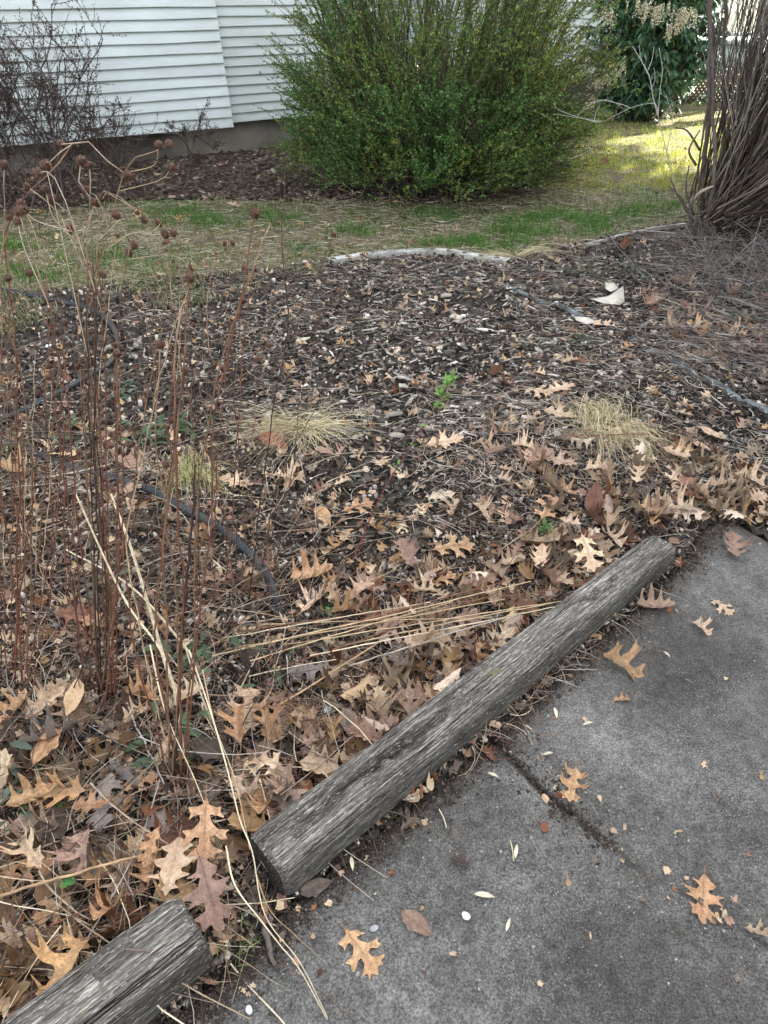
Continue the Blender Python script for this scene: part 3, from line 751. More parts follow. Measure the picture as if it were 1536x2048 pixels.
def chips(name, x, y, size, pal, w, label, flat=0.22, zoff=0.004, orient=None, long_=2.2, tilt=0.25, mat=None):
    n = len(x)
    L_ = size * np.minimum(rng.lognormal(0, 0.42, n), 2.1); W_ = L_ / (1 + (long_ - 1) * rng.uniform(0.4, 1.6, n)); T_ = W_ * flat * rng.uniform(0.6, 1.5, n)
    a = rng.uniform(0, 2 * math.pi, n) if orient is None else orient + rng.normal(0, 0.5, n)
    base = np.array([(-1, -.8), (-.3, -1), (.8, -.7), (1, .2), (.5, .9), (-.7, .8)])
    B = base[None] * (1 + 0.25 * rng.normal(size=(n, 6, 2)))
    lx = B[:, :, 0] * L_[:, None] / 2; ly = B[:, :, 1] * W_[:, None] / 2
    tx = rng.normal(0, tilt, n)[:, None]; ty = rng.normal(0, tilt, n)[:, None]
    zt = lx * tx + ly * ty + T_[:, None] * (0.7 + 0.3 * rng.uniform(size=(n, 6)))
    zb = lx * tx + ly * ty - T_[:, None] * 0.3
    ca, sa = np.cos(a)[:, None], np.sin(a)[:, None]
    X = x[:, None] + lx * ca - ly * sa; Y = y[:, None] + lx * sa + ly * ca
    z0 = (H(x, y) + zoff + rng.uniform(-0.003, 0.012, n))[:, None]
    V = np.concatenate([np.stack([X, Y, z0 + zt], -1), np.stack([X, Y, z0 + zb], -1)], 1)
    b = (np.arange(n) * 12)[:, None]
    top = b + np.arange(6)[None]
    sides = np.stack([b + np.arange(6)[None], b + 6 + np.arange(6)[None], b + 6 + ((np.arange(6) + 1) % 6)[None], b + ((np.arange(6) + 1) % 6)[None]], -1).reshape(-1, 4)
    mb = MB(); mb.add(V.reshape(-1, 3), [top, sides], rep(pick(pal, n, w, 0.22), 12))
    o = mb.build(name, mat or M_bark); tag(o, label, 'mulch', kind='stuff'); return o

clear_bed = lambda x, y: inBED(x, y) & ~inPATH(x, y)
pal_bed = [(0.022, 0.018, 0.015), (0.062, 0.050, 0.040), (0.14, 0.118, 0.098), (0.27, 0.24, 0.205), (0.54, 0.49, 0.42), (0.12, 0.068, 0.045)]
x, y, px, py = scatter_px(98000, -450, 1600, 455, 2048)
dens = np.clip(0.35 + 1.4 * (fbm(x * 1.9, y * 1.9, 61) - 0.42) * 2 + 0.9 * np.exp(-((px - 900) / 420.0) ** 2 - ((py - 680) / 150.0) ** 2), 0.22, 1)
k = clear_bed(x, y) & (rng.uniform(size=len(x)) < dens); x, y, py = x[k], y[k], py[k]
chips('mulch_chips', x, y, np.clip(0.014 * (0.75 + 0.0007 * (1500 - py)), 0.009, 0.021), pal_bed, [26, 27, 22, 14, 7, 4], 'mixed brown and grey bark chips over the bed')
x, y, px, py = scatter_px(64000, -450, 1600, 455, 2048)
k = clear_bed(x, y); x, y, py = x[k], y[k], py[k]
chips('crumbs', x, y, np.clip(0.0055 * (0.8 + 0.0014 * (1600 - py)), 0.004, 0.011), [(0.018, 0.014, 0.012), (0.045, 0.036, 0.029), (0.10, 0.083, 0.07), (0.48, 0.43, 0.37)], [36, 32, 22, 10], 'fine crumbs of soil and bark', flat=0.8, long_=1.3, zoff=0.002)
# larger pale splinters in the upper middle
x, y, px, py = scatter_px(2400, 480, 1380, 520, 900)
k = clear_bed(x, y) & (rng.uniform(size=len(x)) < np.exp(-((px - 900) / 300.0) ** 2)); x, y = x[k], y[k]
chips('wood_splinters', x, y, 0.034, [(0.24, 0.21, 0.185), (0.46, 0.41, 0.35), (0.10, 0.085, 0.07), (0.66, 0.60, 0.53)], [42, 20, 32, 6], 'split pale wood chips across the middle of the bed', long_=4.0, zoff=0.012, orient=0.1)
# bark bed by the house
x, y, px, py = scatter_px(26000, -60, 1200, 262, 450)
k = inHB(x, y); x, y = x[k], y[k]
chips('bark_chips', x, y, 0.042, [(0.050, 0.035, 0.027), (0.10, 0.07, 0.052), (0.17, 0.13, 0.105), (0.36, 0.30, 0.24)], [34, 38, 20, 4], 'dark brown bark chips covering the strip by the house')

def twiglets(name, x, y, length, r, pal, w, label, zlo=0.004, zhi=0.03, cat='straw', curve=0.5, mat=None, seg=6):
    n = len(x); a = rng.uniform(0, math.pi * 2, n); L_ = length * rng.lognormal(0, 0.45, n)
    s = np.linspace(-0.5, 0.5, seg)[None]
    bend = rng.normal(0, curve, n)[:, None]
    ang = a[:, None] + bend * s * 2 + 0.15 * rng.normal(size=(n, seg)).cumsum(1) * 0.5
    dx = np.cos(ang) * L_[:, None] / (seg - 1); dy = np.sin(ang) * L_[:, None] / (seg - 1)
    X = x[:, None] + np.cumsum(dx, 1); Y = y[:, None] + np.cumsum(dy, 1)
    hz = rng.uniform(zlo, zhi, n)[:, None]
    Z = H(X, Y) + hz + rng.normal(0, 0.05, n)[:, None] * s * L_[:, None] + 0.06 * L_[:, None] * (0.25 - s ** 2) * rng.uniform(0, 3, n)[:, None]
    P = np.stack([X, Y, Z], -1)
    R = (r * rng.lognormal(0, 0.3, n))[:, None] * np.linspace(1, 0.6, seg)[None]
    v, f = tubes(P, R, 3)
    mb = MB(); mb.add(v, f, rep(pick(pal, n, w, 0.2), seg * 3))
    o = mb.build(name, mat or M_straw); tag(o, label, cat, kind='stuff'); return o
straw_pal = [(0.54, 0.44, 0.32), (0.30, 0.22, 0.155), (0.17, 0.09, 0.058), (0.38, 0.34, 0.30), (0.09, 0.062, 0.045)]
x, y, px, py = scatter_px(19000, -450, 1600, 470, 1500)
k = clear_bed(x, y) & (rng.uniform(size=len(x)) < np.clip((fbm(x * 2.3, y * 2.3, 66) - 0.36) * 5, 0.12, 1)); x, y = x[k], y[k]
twiglets('straw_litter', x, y, 0.075, 0.0009, straw_pal, [18, 24, 22, 18, 18], 'thin dry stems and straw strewn over the bed', curve=0.8)
x, y, px, py = scatter_px(11000, -100, 1600, 460, 1000)
k = clear_bed(x, y) & (rng.uniform(size=len(x)) < np.clip((fbm(x * 2.3, y * 2.3, 66) - 0.36) * 5, 0.10, 1)); x, y = x[k], y[k]
twiglets('straw_litter', x, y, 0.065, 0.0012, [(0.56, 0.50, 0.42), (0.34, 0.29, 0.24), (0.20, 0.15, 0.12), (0.66, 0.60, 0.50)], [8, 8, 6, 3], 'short grey shreds of straw matted over the upper bed', curve=0.9, zlo=0.012, seg=5)
x, y, px, py = scatter_px(1900, -100, 700, 800, 2000)
k = clear_bed(x, y) & (dist_poly(x, y, PATH_EDGE) > 0.11); x, y = x[k], y[k]
twiglets('straw_litter', x, y, 0.17, 0.0012, straw_pal, [14, 18, 26, 10, 32], 'long dry stems tangled under the dead stalks', 0.008, 0.06, curve=0.25)
x, y, px, py = scatter_px(1500, 1330, 1600, 480, 780)
k = clear_bed(x, y); x, y = x[k], y[k]
twiglets('twig_litter', x, y, 0.14, 0.0016, [(0.22, 0.19, 0.17), (0.13, 0.10, 0.085), (0.36, 0.33, 0.30)], [4, 4, 2], 'grey twigs shed below the right hand shrub', 0.01, 0.09, curve=0.7)

# ================================================================== LAWN GRASS
LAWNP = [(-800, 700), (-100, 600), (150, 580), (400, 556), (665, 524), (800, 508), (1010, 528), (1180, 488), (1400, 450), (1700, 440), (1700, 225), (1130, 225), (1150, 300), (1140, 345), (1050, 392), (900, 408), (600, 402), (250, 402), (0, 432), (-800, 520)]
green = [(868, 440, 48, 14), (880, 436, 40, 10), (1120, 448, 80, 20), (1060, 460, 80, 18), (1100, 455, 90, 18), (1165, 462, 60, 18), (1000, 498, 60, 14), (900, 495, 70, 10), (985, 492, 55, 15), (1310, 430, 70, 26), (1250, 445, 60, 14), (760, 432, 42, 14), (700, 470, 50, 10), (20, 500, 50, 12), (350, 430, 60, 18), (420, 445, 60, 18), (560, 440, 60, 14), (250, 520, 90, 20), (80, 560, 80, 16), (1380, 340, 90, 50), (1180, 330, 60, 24)]
def greenness(px, py):
    g = 0.0
    for (a, b, c, d) in green: g = g + np.exp(-((px - a) / c) ** 2 - ((py - b) / d) ** 2)
    return np.clip(g, 0, 1)
def blades(name, x, y, hgt, wid, col, label, lean=0.5, mat=None, cat='grass'):
    n = len(x); a = rng.uniform(0, 2 * math.pi, n); h = hgt * rng.lognormal(0, 0.3, n)
    ln = np.abs(rng.normal(0, lean, n)) * h; la = rng.uniform(0, 2 * math.pi, n)
    z = H(x, y) + 0.002
    w = wid * rng.uniform(0.7, 1.3, n)
    bx, by = np.cos(a) * w / 2, np.sin(a) * w / 2
    mx, my = x + np.cos(la) * ln * 0.35, y + np.sin(la) * ln * 0.35
    V = np.stack([np.stack([x - bx, y - by, z], -1), np.stack([x + bx, y + by, z], -1),
                  np.stack([mx + bx * .8, my + by * .8, z + h * 0.6], -1), np.stack([mx - bx * .8, my - by * .8, z + h * 0.6], -1),
                  np.stack([x + np.cos(la) * ln, y + np.sin(la) * ln, z + h * 0.95 - 0.25 * ln], -1)], 1)
    b = (np.arange(n) * 5)[:, None]
    mb = MB(); mb.add(V.reshape(-1, 3), [b + np.array([[0, 1, 2, 3]]), b + np.array([[3, 2, 4]])], rep(col, 5))
    o = mb.build(name, mat or M_blade); tag(o, label, cat, kind='stuff'); return o
x, y, px, py = scatter_px(150000, -80, 1620, 228, 600)
g = greenness(px, py)
inl = inpoly(px, py, LAWNP)
clump = fbm(x * 5, y * 5, 71); 
prob = 0.20 + 0.80 * g
prob = np.where((py < 385) & (px > 1100), 1.0, prob)
k = inl & (rng.uniform(size=len(x)) < prob * np.clip((clump - 0.25) * 3, 0.15, 1)); X1, Y1, g1, px1, py1 = x[k], y[k], g[k], px[k], py[k]
cg = pick([(0.070, 0.185, 0.026), (0.11, 0.245, 0.040), (0.05, 0.13, 0.025)], len(X1)); cy = pick([(0.34, 0.30, 0.16), (0.22, 0.22, 0.09), (0.42, 0.36, 0.24), (0.14, 0.19, 0.05)], len(X1)); cl = pick([(0.38, 0.40, 0.055), (0.27, 0.36, 0.045), (0.50, 0.46, 0.15)], len(X1))
far = (py1 < 390) & (px1 > 1100)  # far right blades get a yellower palette that paints in the sunlit patch
isg = rng.uniform(size=len(X1)) < np.clip(g1 * 1.3, 0, 1)
col = np.where(isg[:, None], cg, cy); col = np.where(far[:, None], cl, col)
blades('grass', X1, Y1, np.where(isg, 0.055, 0.032), np.where(py1 < 380, 0.006, 0.0042), col, 'patchy green and straw coloured lawn grass', 0.6)
FR = [(-80, 555), (400, 530), (660, 510), (640, 575), (300, 640), (-80, 690)]
x, y, px, py = scatter_px(26000, -80, 700, 500, 700)
k = inpoly(px, py, FR) & (fbm(x * 4, y * 4, 72) > 0.5) & (rng.uniform(size=len(x)) < 0.6)
blades('grass', x[k], y[k], 0.04, 0.0035, pick([(0.08, 0.15, 0.035), (0.30, 0.27, 0.15), (0.12, 0.16, 0.05), (0.44, 0.38, 0.26)], int(k.sum())), 'thin grass creeping from the lawn into the left of the bed', 0.8)
x, y, px, py = scatter_px(22000, -80, 1620, 228, 600)
k = inpoly(px, py, LAWNP); 
twiglets('dry_thatch', x[k], y[k], 0.06, 0.0016, [(0.50, 0.44, 0.33), (0.33, 0.28, 0.19), (0.58, 0.52, 0.42)], [4, 4, 2], 'dead straw coloured grass lying flat on the lawn', 0.002, 0.02, seg=4)

# ================================================================== OAK LEAVES
def oak_outline(kind, r):
    """half outline of a lobed oak leaf as (along, out) pairs, length 1"""
    if kind == 0: half = [(0.0, 0.015), (0.09, 0.04), (0.16, 0.15), (0.13, 0.27), (0.23, 0.21), (0.30, 0.28), (0.29, 0.16), (0.28, 0.085), (0.38, 0.08), (0.47, 0.22), (0.49, 0.44), (0.56, 0.31), (0.66, 0.42), (0.64, 0.26), (0.58, 0.15), (0.60, 0.085), (0.70, 0.08), (0.78, 0.17), (0.86, 0.29), (0.86, 0.16), (0.95, 0.18), (0.89, 0.07), (1.0, 0.0)]
    elif kind == 1: half = [(0.0, 0.015), (0.08, 0.07), (0.16, 0.12), (0.22, 0.27), (0.27, 0.16), (0.29, 0.075), (0.38, 0.12), (0.44, 0.37), (0.50, 0.24), (0.58, 0.37), (0.58, 0.20), (0.58, 0.085), (0.68, 0.11), (0.76, 0.30), (0.79, 0.17), (0.88, 0.21), (0.85, 0.08), (0.93, 0.07), (1.0, 0.0)]
    elif kind == 2: half = [(0.0, 0.02), (0.05, 0.08), (0.12, 0.15), (0.17, 0.31), (0.23, 0.22), (0.27, 0.14), (0.36, 0.19), (0.40, 0.40), (0.49, 0.27), (0.53, 0.16), (0.61, 0.20), (0.70, 0.38), (0.72, 0.20), (0.76, 0.12), (0.83, 0.15), (0.92, 0.20), (0.90, 0.08), (1.0, 0.0)]
    else: half = [(0.0, 0.02), (0.08, 0.10), (0.2, 0.17), (0.3, 0.21), (0.42, 0.24), (0.55, 0.235), (0.68, 0.20), (0.8, 0.14), (0.9, 0.07), (1.0, 0.0)]
    def side():
        out = []
        for i, (a, b) in enumerate(half):
            j = 0.018 if 0 < i < len(half) - 1 else 0
            out.append((a + r.normal(0, j), max(0.008, b * (1 + r.normal(0, 0.10))) if i < len(half) - 1 else 0.0))
        return out
    R, Lf = side(), side()
    pts = [(b, a) for a, b in R] + [(-b, a) for a, b in Lf[-2::-1]]
    # round the sinuses: one smoothing pass on a doubled outline
    p = np.array(pts); q = []
    for i in range(len(p)):
        a, b = p[i], p[(i + 1) % len(p)]
        q += [a * 0.87 + b * 0.13, a * 0.5 + b * 0.5, a * 0.13 + b * 0.87]
    return np.array(q)
def oak_mesh(kind, seed, curl=0.5, fold=0.3, crumple=0.03, damage=False):
    r = np.random.default_rng(seed)
    out = oak_outline(kind, r)
    gx, gy = np.meshgrid(np.linspace(-0.42, 0.42, 13), np.linspace(0.03, 0.97, 15))
    ip = np.stack([gx.ravel(), gy.ravel()], 1) + r.normal(0, 0.006, (gx.size, 2))
    ok = inpoly(ip[:, 0], ip[:, 1], [tuple(p) for p in out]) & (dist_poly(ip[:, 0], ip[:, 1], [tuple(p) for p in out] + [tuple(out[0])]) > 0.016)
    ip = ip[ok]; ip = ip[np.abs(ip[:, 0]) > 0.02]
    rib = np.stack([np.zeros(12), np.linspace(0.04, 0.95, 12)], 1)
    ALL = np.vstack([out, ip, rib]); n = len(out)
    vs_, _, fs, _, _, _ = delaunay_2d_cdt([Vector(p) for p in ALL], [(i, (i + 1) % n) for i in range(n)], [], 1, 1e-5)
    V2 = np.array([tuple(v) for v in vs_])
    F = []
    pl = [tuple(p) for p in out]
    for f in fs:
        if len(f) == 3:
            c = V2[list(f)].mean(0)
            if inpoly(np.array([c[0]]), np.array([c[1]]), pl)[0]: F.append(list(f))
    F = np.array(F)
    a = V2[F[:, 1]] - V2[F[:, 0]]; b = V2[F[:, 2]] - V2[F[:, 0]]
    neg = (a[:, 0] * b[:, 1] - a[:, 1] * b[:, 0]) < 0
    F[neg] = F[neg][:, ::-1]
    u, t = V2[:, 0], V2[:, 1]
    # bend: cup across, arch along, crumple
    c1 = curl * r.uniform(0.5, 1.4) * r.choice([1, 1, 1, -0.8]); c2 = curl * r.uniform(-0.6, 1.2); sk = r.normal(0, 0.25)
    z = fold * np.abs(u) * 0.9 + c1 * u * u * 2.0 + c2 * (t - 0.45) ** 2 * 0.9 + sk * u * (t - 0.5)
    z += crumple * 2.2 * (fbm(u * 5 + seed, t * 5, seed) - 0.47)
    # lobes' tips curl up or under
    edge = dist_poly(u, t, [(0, 0), (0, 1)])
    z += (r.uniform(-0.5, 1.0) * curl) * np.clip(edge - 0.17, 0, 1) ** 1.5 * 3.2 * (0.5 + vnoise(u * 4 + 9, t * 4, seed))
    x_ = u * (1 - 0.5 * min(0.9, abs(c1)) * np.abs(u)) 
    V = np.stack([x_, t, z], -1)
    vein = np.ones(len(V)); vein -= 0.22 * np.exp(-(np.abs(u) / 0.012) ** 2)
    side = 1 + 0.10 * (fbm(u * 6, t * 6, seed + 3) - 0.47) * 3
    sh = (vein * side)[:, None]
    tint = np.clip(0.5 + 3.0 * (fbm(u * 2.5 + 4, t * 2.5, seed + 9) - 0.47), 0, 1)[:, None]
    col = sh * ((1 - tint) * np.array([[0.86, 0.74, 0.66]]) + tint * np.array([[1.08, 1.05, 0.98]]))
    # petiole
    zz = float(z[np.argmin(u ** 2 + (t - 0.04) ** 2)])
    P = spline([(0, 0.06, zz), (0.01, -0.06, zz + 0.01), (0.03 * r.normal(), -0.2, zz + 0.05 * r.uniform(-0.5, 1))], 5)
    tv, tf = tubes(P[None], np.linspace(0.009, 0.007, 5)[None], 4, True)
    # raised midrib
    P = spline([(0, 0.03, 0), (0, 0.35, 0), (0, 0.65, 0), (0, 0.93, 0)], 9)
    for q in P: q[2] = z[np.argmin((u - q[0]) ** 2 + (t - q[1]) ** 2)] + 0.002
    rv, rf = tubes(P[None], np.linspace(0.006, 0.002, 9)[None], 4, True)
    V = V - np.array([0, 0.45, 0]); tv = tv - np.array([0, 0.45, 0]); rv = rv - np.array([0, 0.45, 0])
    m = V[:, 2].min() * 0.4
    V[:, 2] -= m; tv[:, 2] -= m; rv[:, 2] -= m
    return V, F, col, tv, tf, rv, rf
LEAVES = []
specs = [(0, .35, .15), (0, .7, .3), (0, 1.0, .35), (1, .35, .2), (1, .8, .35), (2, .45, .25), (2, 1.0, .4), (0, .5, .5), (1, 1.2, .3), (2, .3, .1), (0, .9, .1), (1, .55, .6), (3, .5, .5), (0, 1.3, .5), (2, 1.4, .6), (1, .25, .1)]
for i, (kd, cu, fo) in enumerate(specs):
    LEAVES.append(oak_mesh(kd, 100 + i, cu * 1.1, fo * 0.9, 0.045 + 0.03 * (cu > 0.9)))
LEAF_OBJ = {}
def leaf_data(i):
    if i not in LEAF_OBJ:
        V, F, col, tv, tf, rv, rf = LEAVES[i]
        mb = MB(); mb.add(V, F, col); mb.add(tv, tf, (0.62, 0.5, 0.42)); mb.add(rv, rf, (0.8, 0.7, 0.62))
        o = mb.build('oak_leaf', LEAFCOL['pale tan'], smooth=True, link=False)
        LEAF_OBJ[i] = o.data
        bpy.data.objects.remove(o)
    return LEAF_OBJ[i]
def eulermat(rx, ry, rz):
    cx, sx, cy, sy, cz, sz = math.cos(rx), math.sin(rx), math.cos(ry), math.sin(ry), math.cos(rz), math.sin(rz)
    return np.array([[cy * cz, sx * sy * cz - cx * sz, cx * sy * cz + sx * sz], [cy * sz, sx * sy * sz + cx * cz, cx * sy * sz - sx * cz], [-sy, sx * cy, cx * cy]])
def place_leaf(i, pos, rz, size, cls, label, group=None, rx=0.0, ry=0.0, flip=False):
    o = bpy.data.objects.new('oak_leaf', leaf_data(i)); C.objects.link(o)
    o.location = pos; o.rotation_euler = (rx + (math.pi if flip else 0), ry, rz); o.scale = (size, size, size)
    o.material_slots[0].link = 'OBJECT'; o.material_slots[0].material = LEAFCOL[cls]
    tag(o, label, 'oak leaf', group)
    return o
def ang_px(px, py, tx, ty, z):
    """heading on the ground of the leaf axis that points from (px,py) to (tx,ty)"""
    a, b = G(px, py, z), G(tx, ty, z); return math.atan2(b[1] - a[1], b[0] - a[0]) - math.pi / 2, np.linalg.norm(b - a), (a + b) / 2
# individually traced leaves: stem end, tip, mesh, colour, label, (rx, ry, lift)
traced = [
 # on the concrete
 (688, 1855, 752, 1945, 0, 'golden tan', 'golden tan oak leaf lying alone on the concrete near the timber end', 1.05),
 (1408, 1745, 1402, 1845, 3, 'golden tan', 'golden tan oak leaf with a long stem on the right of the path', 1.0),
 (1152, 1532, 1138, 1605, 10, 'golden tan', 'curled tan oak leaf standing beside the soil filled joint', 1.0),
 (962, 1492, 988, 1522, 5, 'russet', 'small reddish brown leaf beside the soil joint against the timber', 1.0),
 (800, 1822, 862, 1872, 12, 'rosy brown', 'folded dull brown leaf lying on the concrete, left part of path', 1.0),
 (1200, 1305, 1278, 1362, 13, 'golden tan', 'narrow curled pale leaf with dark edge lying on upper path', 1.0),
 (1228, 1402, 1256, 1400, 4, 'golden tan', 'small torn tan leaf fragment on the path under the curled leaf', 1.3),
 (1272, 1215, 1340, 1212, 6, 'rosy brown', 'flat reddish brown leaf on concrete below the far timber end', 1.1),
 (1425, 1200, 1460, 1228, 0, 'pale tan', 'pale star shaped leaf on the upper right of the path', 1.2),
 (1385, 1245, 1415, 1270, 13, 'pale tan', 'small pale curled leaf scrap below the star shaped leaf', 1.2),
 (1462, 1068, 1468, 1122, 11, 'rosy brown', 'narrow pinkish leaf lying on the far end of the path', 1.0),
 (905, 1722, 932, 1732, 14, 'grey brown', 'small dark shrivelled leaf pressed flat on the concrete', 1.2),
 (800, 1660, 840, 1640, 8, 'grey brown', 'dark wet leaf tucked against the path side of the timber', 1.1),
 (600, 1790, 660, 1765, 12, 'grey brown', 'dull brown leaf wedged under the near end of the timber', 1.1),
 (1492, 1858, 1530, 1870, 2, 'pale tan', 'pale torn leaf on the crack at the right edge', 1.2),
 # on the bed, large and near
 (0, 1745, 105, 1730, 0, 'golden tan', 'big golden tan oak leaf at the left edge above the near timber', 1.05),
 (150, 1785, 75, 1850, 0, 'golden tan', 'golden brown oak leaf with deep lobes below the clover leaf', 1.1),
 (120, 1660, 45, 1655, 6, 'rosy brown', 'broad pinkish brown oak leaf at the left below green weeds', 1.2),
 (180, 1668, 110, 1735, 9, 'rosy brown', 'rosy brown oak leaf beside the big golden leaf at left', 1.1),
 (255, 1725, 235, 1800, 5, 'rosy brown', 'mauve brown oak leaf lying flat above the near timber', 1.2),
 (330, 1690, 300, 1755, 4, 'golden tan', 'golden folded oak leaf left of the hanging leaf', 1.1),
 (370, 1705, 345, 1810, 9, 'pale tan', 'pale grey tan leaf lying over the near timber end', 1.1),
 (425, 1640, 418, 1755, 0, 'golden tan', 'orange brown oak leaf draped by the gap between the timbers', 1.05),
 (415, 1740, 440, 1880, 3, 'rosy brown', 'rosy brown oak leaf hanging into the gap between timbers', 1.0),
 (245, 1575, 310, 1560, 0, 'golden tan', 'bright orange tan oak leaf in front of the stalk base', 1.15),
 (320, 1600, 300, 1685, 12, 'russet', 'russet leaf standing folded at the foot of the stalks', 1.1),
 (395, 1655, 300, 1700, 6, 'russet', 'dark russet leaf curled at the foot of the stalks', 1.1),
 (500, 1380, 492, 1465, 7, 'pale tan', 'pale pinkish oak leaf with deep lobes right of the stalks', 1.1),
 (555, 1390, 570, 1455, 5, 'rosy brown', 'brown oak leaf overlapping the pale one right of stalks', 1.1),
 (618, 1430, 622, 1468, 1, 'golden tan', 'small golden leaf on dark soil right of the paired leaves', 1.1),
 (690, 1420, 700, 1475, 12, 'grey brown', 'round dark brown leaf left of the timber middle', 1.1),
 (680, 1375, 745, 1405, 3, 'pale tan', 'pale tan leaf on twigs above the round dark leaf', 1.1),
 (465, 1560, 500, 1625, 2, 'pale tan', 'pale cream oak leaf with holes near the timber end', 1.2),
 (530, 1590, 525, 1680, 1, 'golden tan', 'golden brown leaf propped against the near end of the timber', 1.1),
 (600, 1530, 690, 1555, 5, 'pale tan', 'wide pale tan leaf tucked against the timber, lower part', 1.1),
 (720, 1490, 790, 1450, 6, 'rosy brown', 'brown oak leaf tucked against the timber beside long stems', 1.1),
 (250, 1385, 310, 1400, 14, 'golden tan', 'large crumpled ochre leaf behind the stalk base', 1.2),
 (250, 1450, 300, 1420, 14, 'pale tan', 'crumpled pale leaf in front of the ochre one', 1.2),
 (130, 1380, 160, 1440, 5, 'rosy brown', 'pinkish brown oak leaf above the hose end', 1.3),
 (75, 1410, 130, 1370, 0, 'pale tan', 'pale yellowish oak leaf left of the pinkish one above the hose', 1.2),
 (0, 1455, 55, 1400, 6, 'golden tan', 'big orange tan leaf at the left edge over the hose', 1.2),
 (200, 1470, 235, 1450, 5, 'grey brown', 'dull grey brown leaf at the end of the visible hose', 1.3),
 (30, 1940, 110, 1925, 6, 'rosy brown', 'large rusty brown oak leaf at the bottom left edge', 1.5),
 (175, 1900, 110, 1890, 4, 'golden tan', 'tan oak leaf leaning near the near timber, left side', 1.4),
 (245, 1800, 205, 1885, 1, 'golden tan', 'golden leaf standing upright behind the near timber', 1.1),
 (30, 2000, 90, 2040, 0, 'golden tan', 'large orange leaf in the bottom left corner', 1.3),
 # middle
 (682, 1032, 742, 1018, 0, 'golden tan', 'yellow tan oak leaf alone on bare soil, middle of bed', 1.1),
 (645, 1062, 700, 1090, 12, 'rosy brown', 'upright folded reddish leaf behind the pale lobed leaves', 1.3),
 (852, 905, 920, 898, 3, 'pale tan', 'cream oak leaf alone on soil right of the left grass tuft', 1.1),
 (865, 1110, 938, 1100, 0, 'golden tan', 'golden oak leaf with a round hole above the fallen stems', 1.2),
 (800, 1090, 822, 1130, 5, 'rosy brown', 'rosy oak leaf just left of the golden holed leaf', 1.2),
 (918, 1180, 985, 1160, 3, 'rosy brown', 'pinkish grey oak leaf lying across the fallen stems', 1.2),
 (860, 1175, 905, 1160, 0, 'golden tan', 'small golden leaf left of the pinkish grey one', 1.2),
 (585, 1170, 655, 1145, 6, 'golden tan', 'tan oak leaf right of the buried hose', 1.2),
 (710, 1165, 770, 1180, 9, 'rosy brown', 'flat pinkish leaf between hose and fallen stems', 1.1),
 (605, 1235, 640, 1195, 2, 'pale tan', 'cream curled leaf over the hose end', 1.2),
 (440, 968, 500, 975, 3, 'pale tan', 'pale leaf above the hose among thin stalks', 1.1),
 (545, 965, 605, 968, 2, 'pale tan', 'pale leaf with thin lobes under the left grass tuft', 1.1),
 (520, 880, 572, 905, 12, 'russet', 'bright russet leaf at the foot of the left grass tuft', 1.1),
 (628, 912, 668, 918, 12, 'rosy brown', 'small oval brown leaf below the left grass tuft', 1.0),
 (1085, 930, 1142, 945, 3, 'pale tan', 'cream oak leaf left of the right hand grass tuft', 1.2),
 (1045, 800, 1095, 812, 0, 'pale tan', 'cream oak leaf above the right hand grass tuft, lower of two', 1.2),
 (1095, 808, 1138, 792, 3, 'pale tan', 'cream oak leaf overlapping the one above the tuft', 1.2),
 (1085, 845, 1140, 855, 3, 'pale tan', 'cream oak leaf just left of the tuft top', 1.2),
 (1020, 905, 1060, 918, 8, 'pale tan', 'curled pale leaf between the tuft and the cream leaf', 1.3),
 (945, 1020, 975, 1045, 8, 'pale tan', 'small pale curled leaf on dark soil near the sapling', 1.2),
 (994, 952, 1022, 955, 3, 'pale tan', 'small cream leaf on bare soil left of the tuft', 1.1),
 (1350, 1000, 1398, 1010, 5, 'russet', 'dark red leaf among pale ones near the path corner', 1.2),
 (1180, 1060, 1185, 1000, 12, 'russet', 'russet leaf standing up behind the far end of the timber', 1.3),
 (1150, 1120, 1180, 1170, 0, 'pale tan', 'pale oak leaf hanging over the timber edge', 1.1),
 (1100, 1150, 1140, 1180, 3, 'pale tan', 'pale oak leaf beside the timber, upper half', 1.1),
 (1080, 1050, 1110, 1010, 0, 'golden tan', 'ochre leaf leaning over pale litter left of the red one', 1.1),
 (1238, 488, 1258, 525, 12, 'russet', 'bright orange leaf standing upright by the right edging', 1.2),
 (1120, 745, 1150, 742, 5, 'pale tan', 'cream leaf beside the small dark red leaf', 1.2),
 (1140, 740, 1168, 748, 5, 'russet', 'small dark red leaf lying beside a cream one', 1.1),
 (983, 765, 995, 790, 12, 'russet', 'narrow red brown leaf standing in the mulch near the sapling top', 1.0),
 (1235, 675, 1180, 660, 3, 'pale tan', 'pale leaf by the buried blue grey strip', 1.0),
 (1450, 595, 1470, 625, 6, 'rosy brown', 'tan leaf standing in grey twigs under the shrub', 1.3),
 (1500, 625, 1530, 605, 6, 'rosy brown', 'tan leaf at the right edge under the shrub', 1.3),
 (1290, 630, 1315, 615, 6, 'rosy brown', 'brown leaf right of the white scrap', 1.3),
 (1365, 655, 1410, 640, 13, 'rosy brown', 'long curled leaf lying below the shrub twigs', 1.2),
 (455, 412, 475, 416, 3, 'pale tan', 'pale leaf lying on the lawn left of the bush', 1.2),
 (1198, 325, 1215, 330, 5, 'russet', 'reddish leaf on the sunlit lawn', 1.3),
 (0, 935, 55, 960, 6, 'golden tan', 'pale yellow leaf at the left edge by the hose', 1.3),
 (235, 925, 275, 945, 5, 'rosy brown', 'brown oak leaf above the hose at left', 1.3),
 (85, 1050, 120, 1045, 12, 'rosy brown', 'oval red brown leaf at left between thin stalks', 1.1),
]
inv = {}
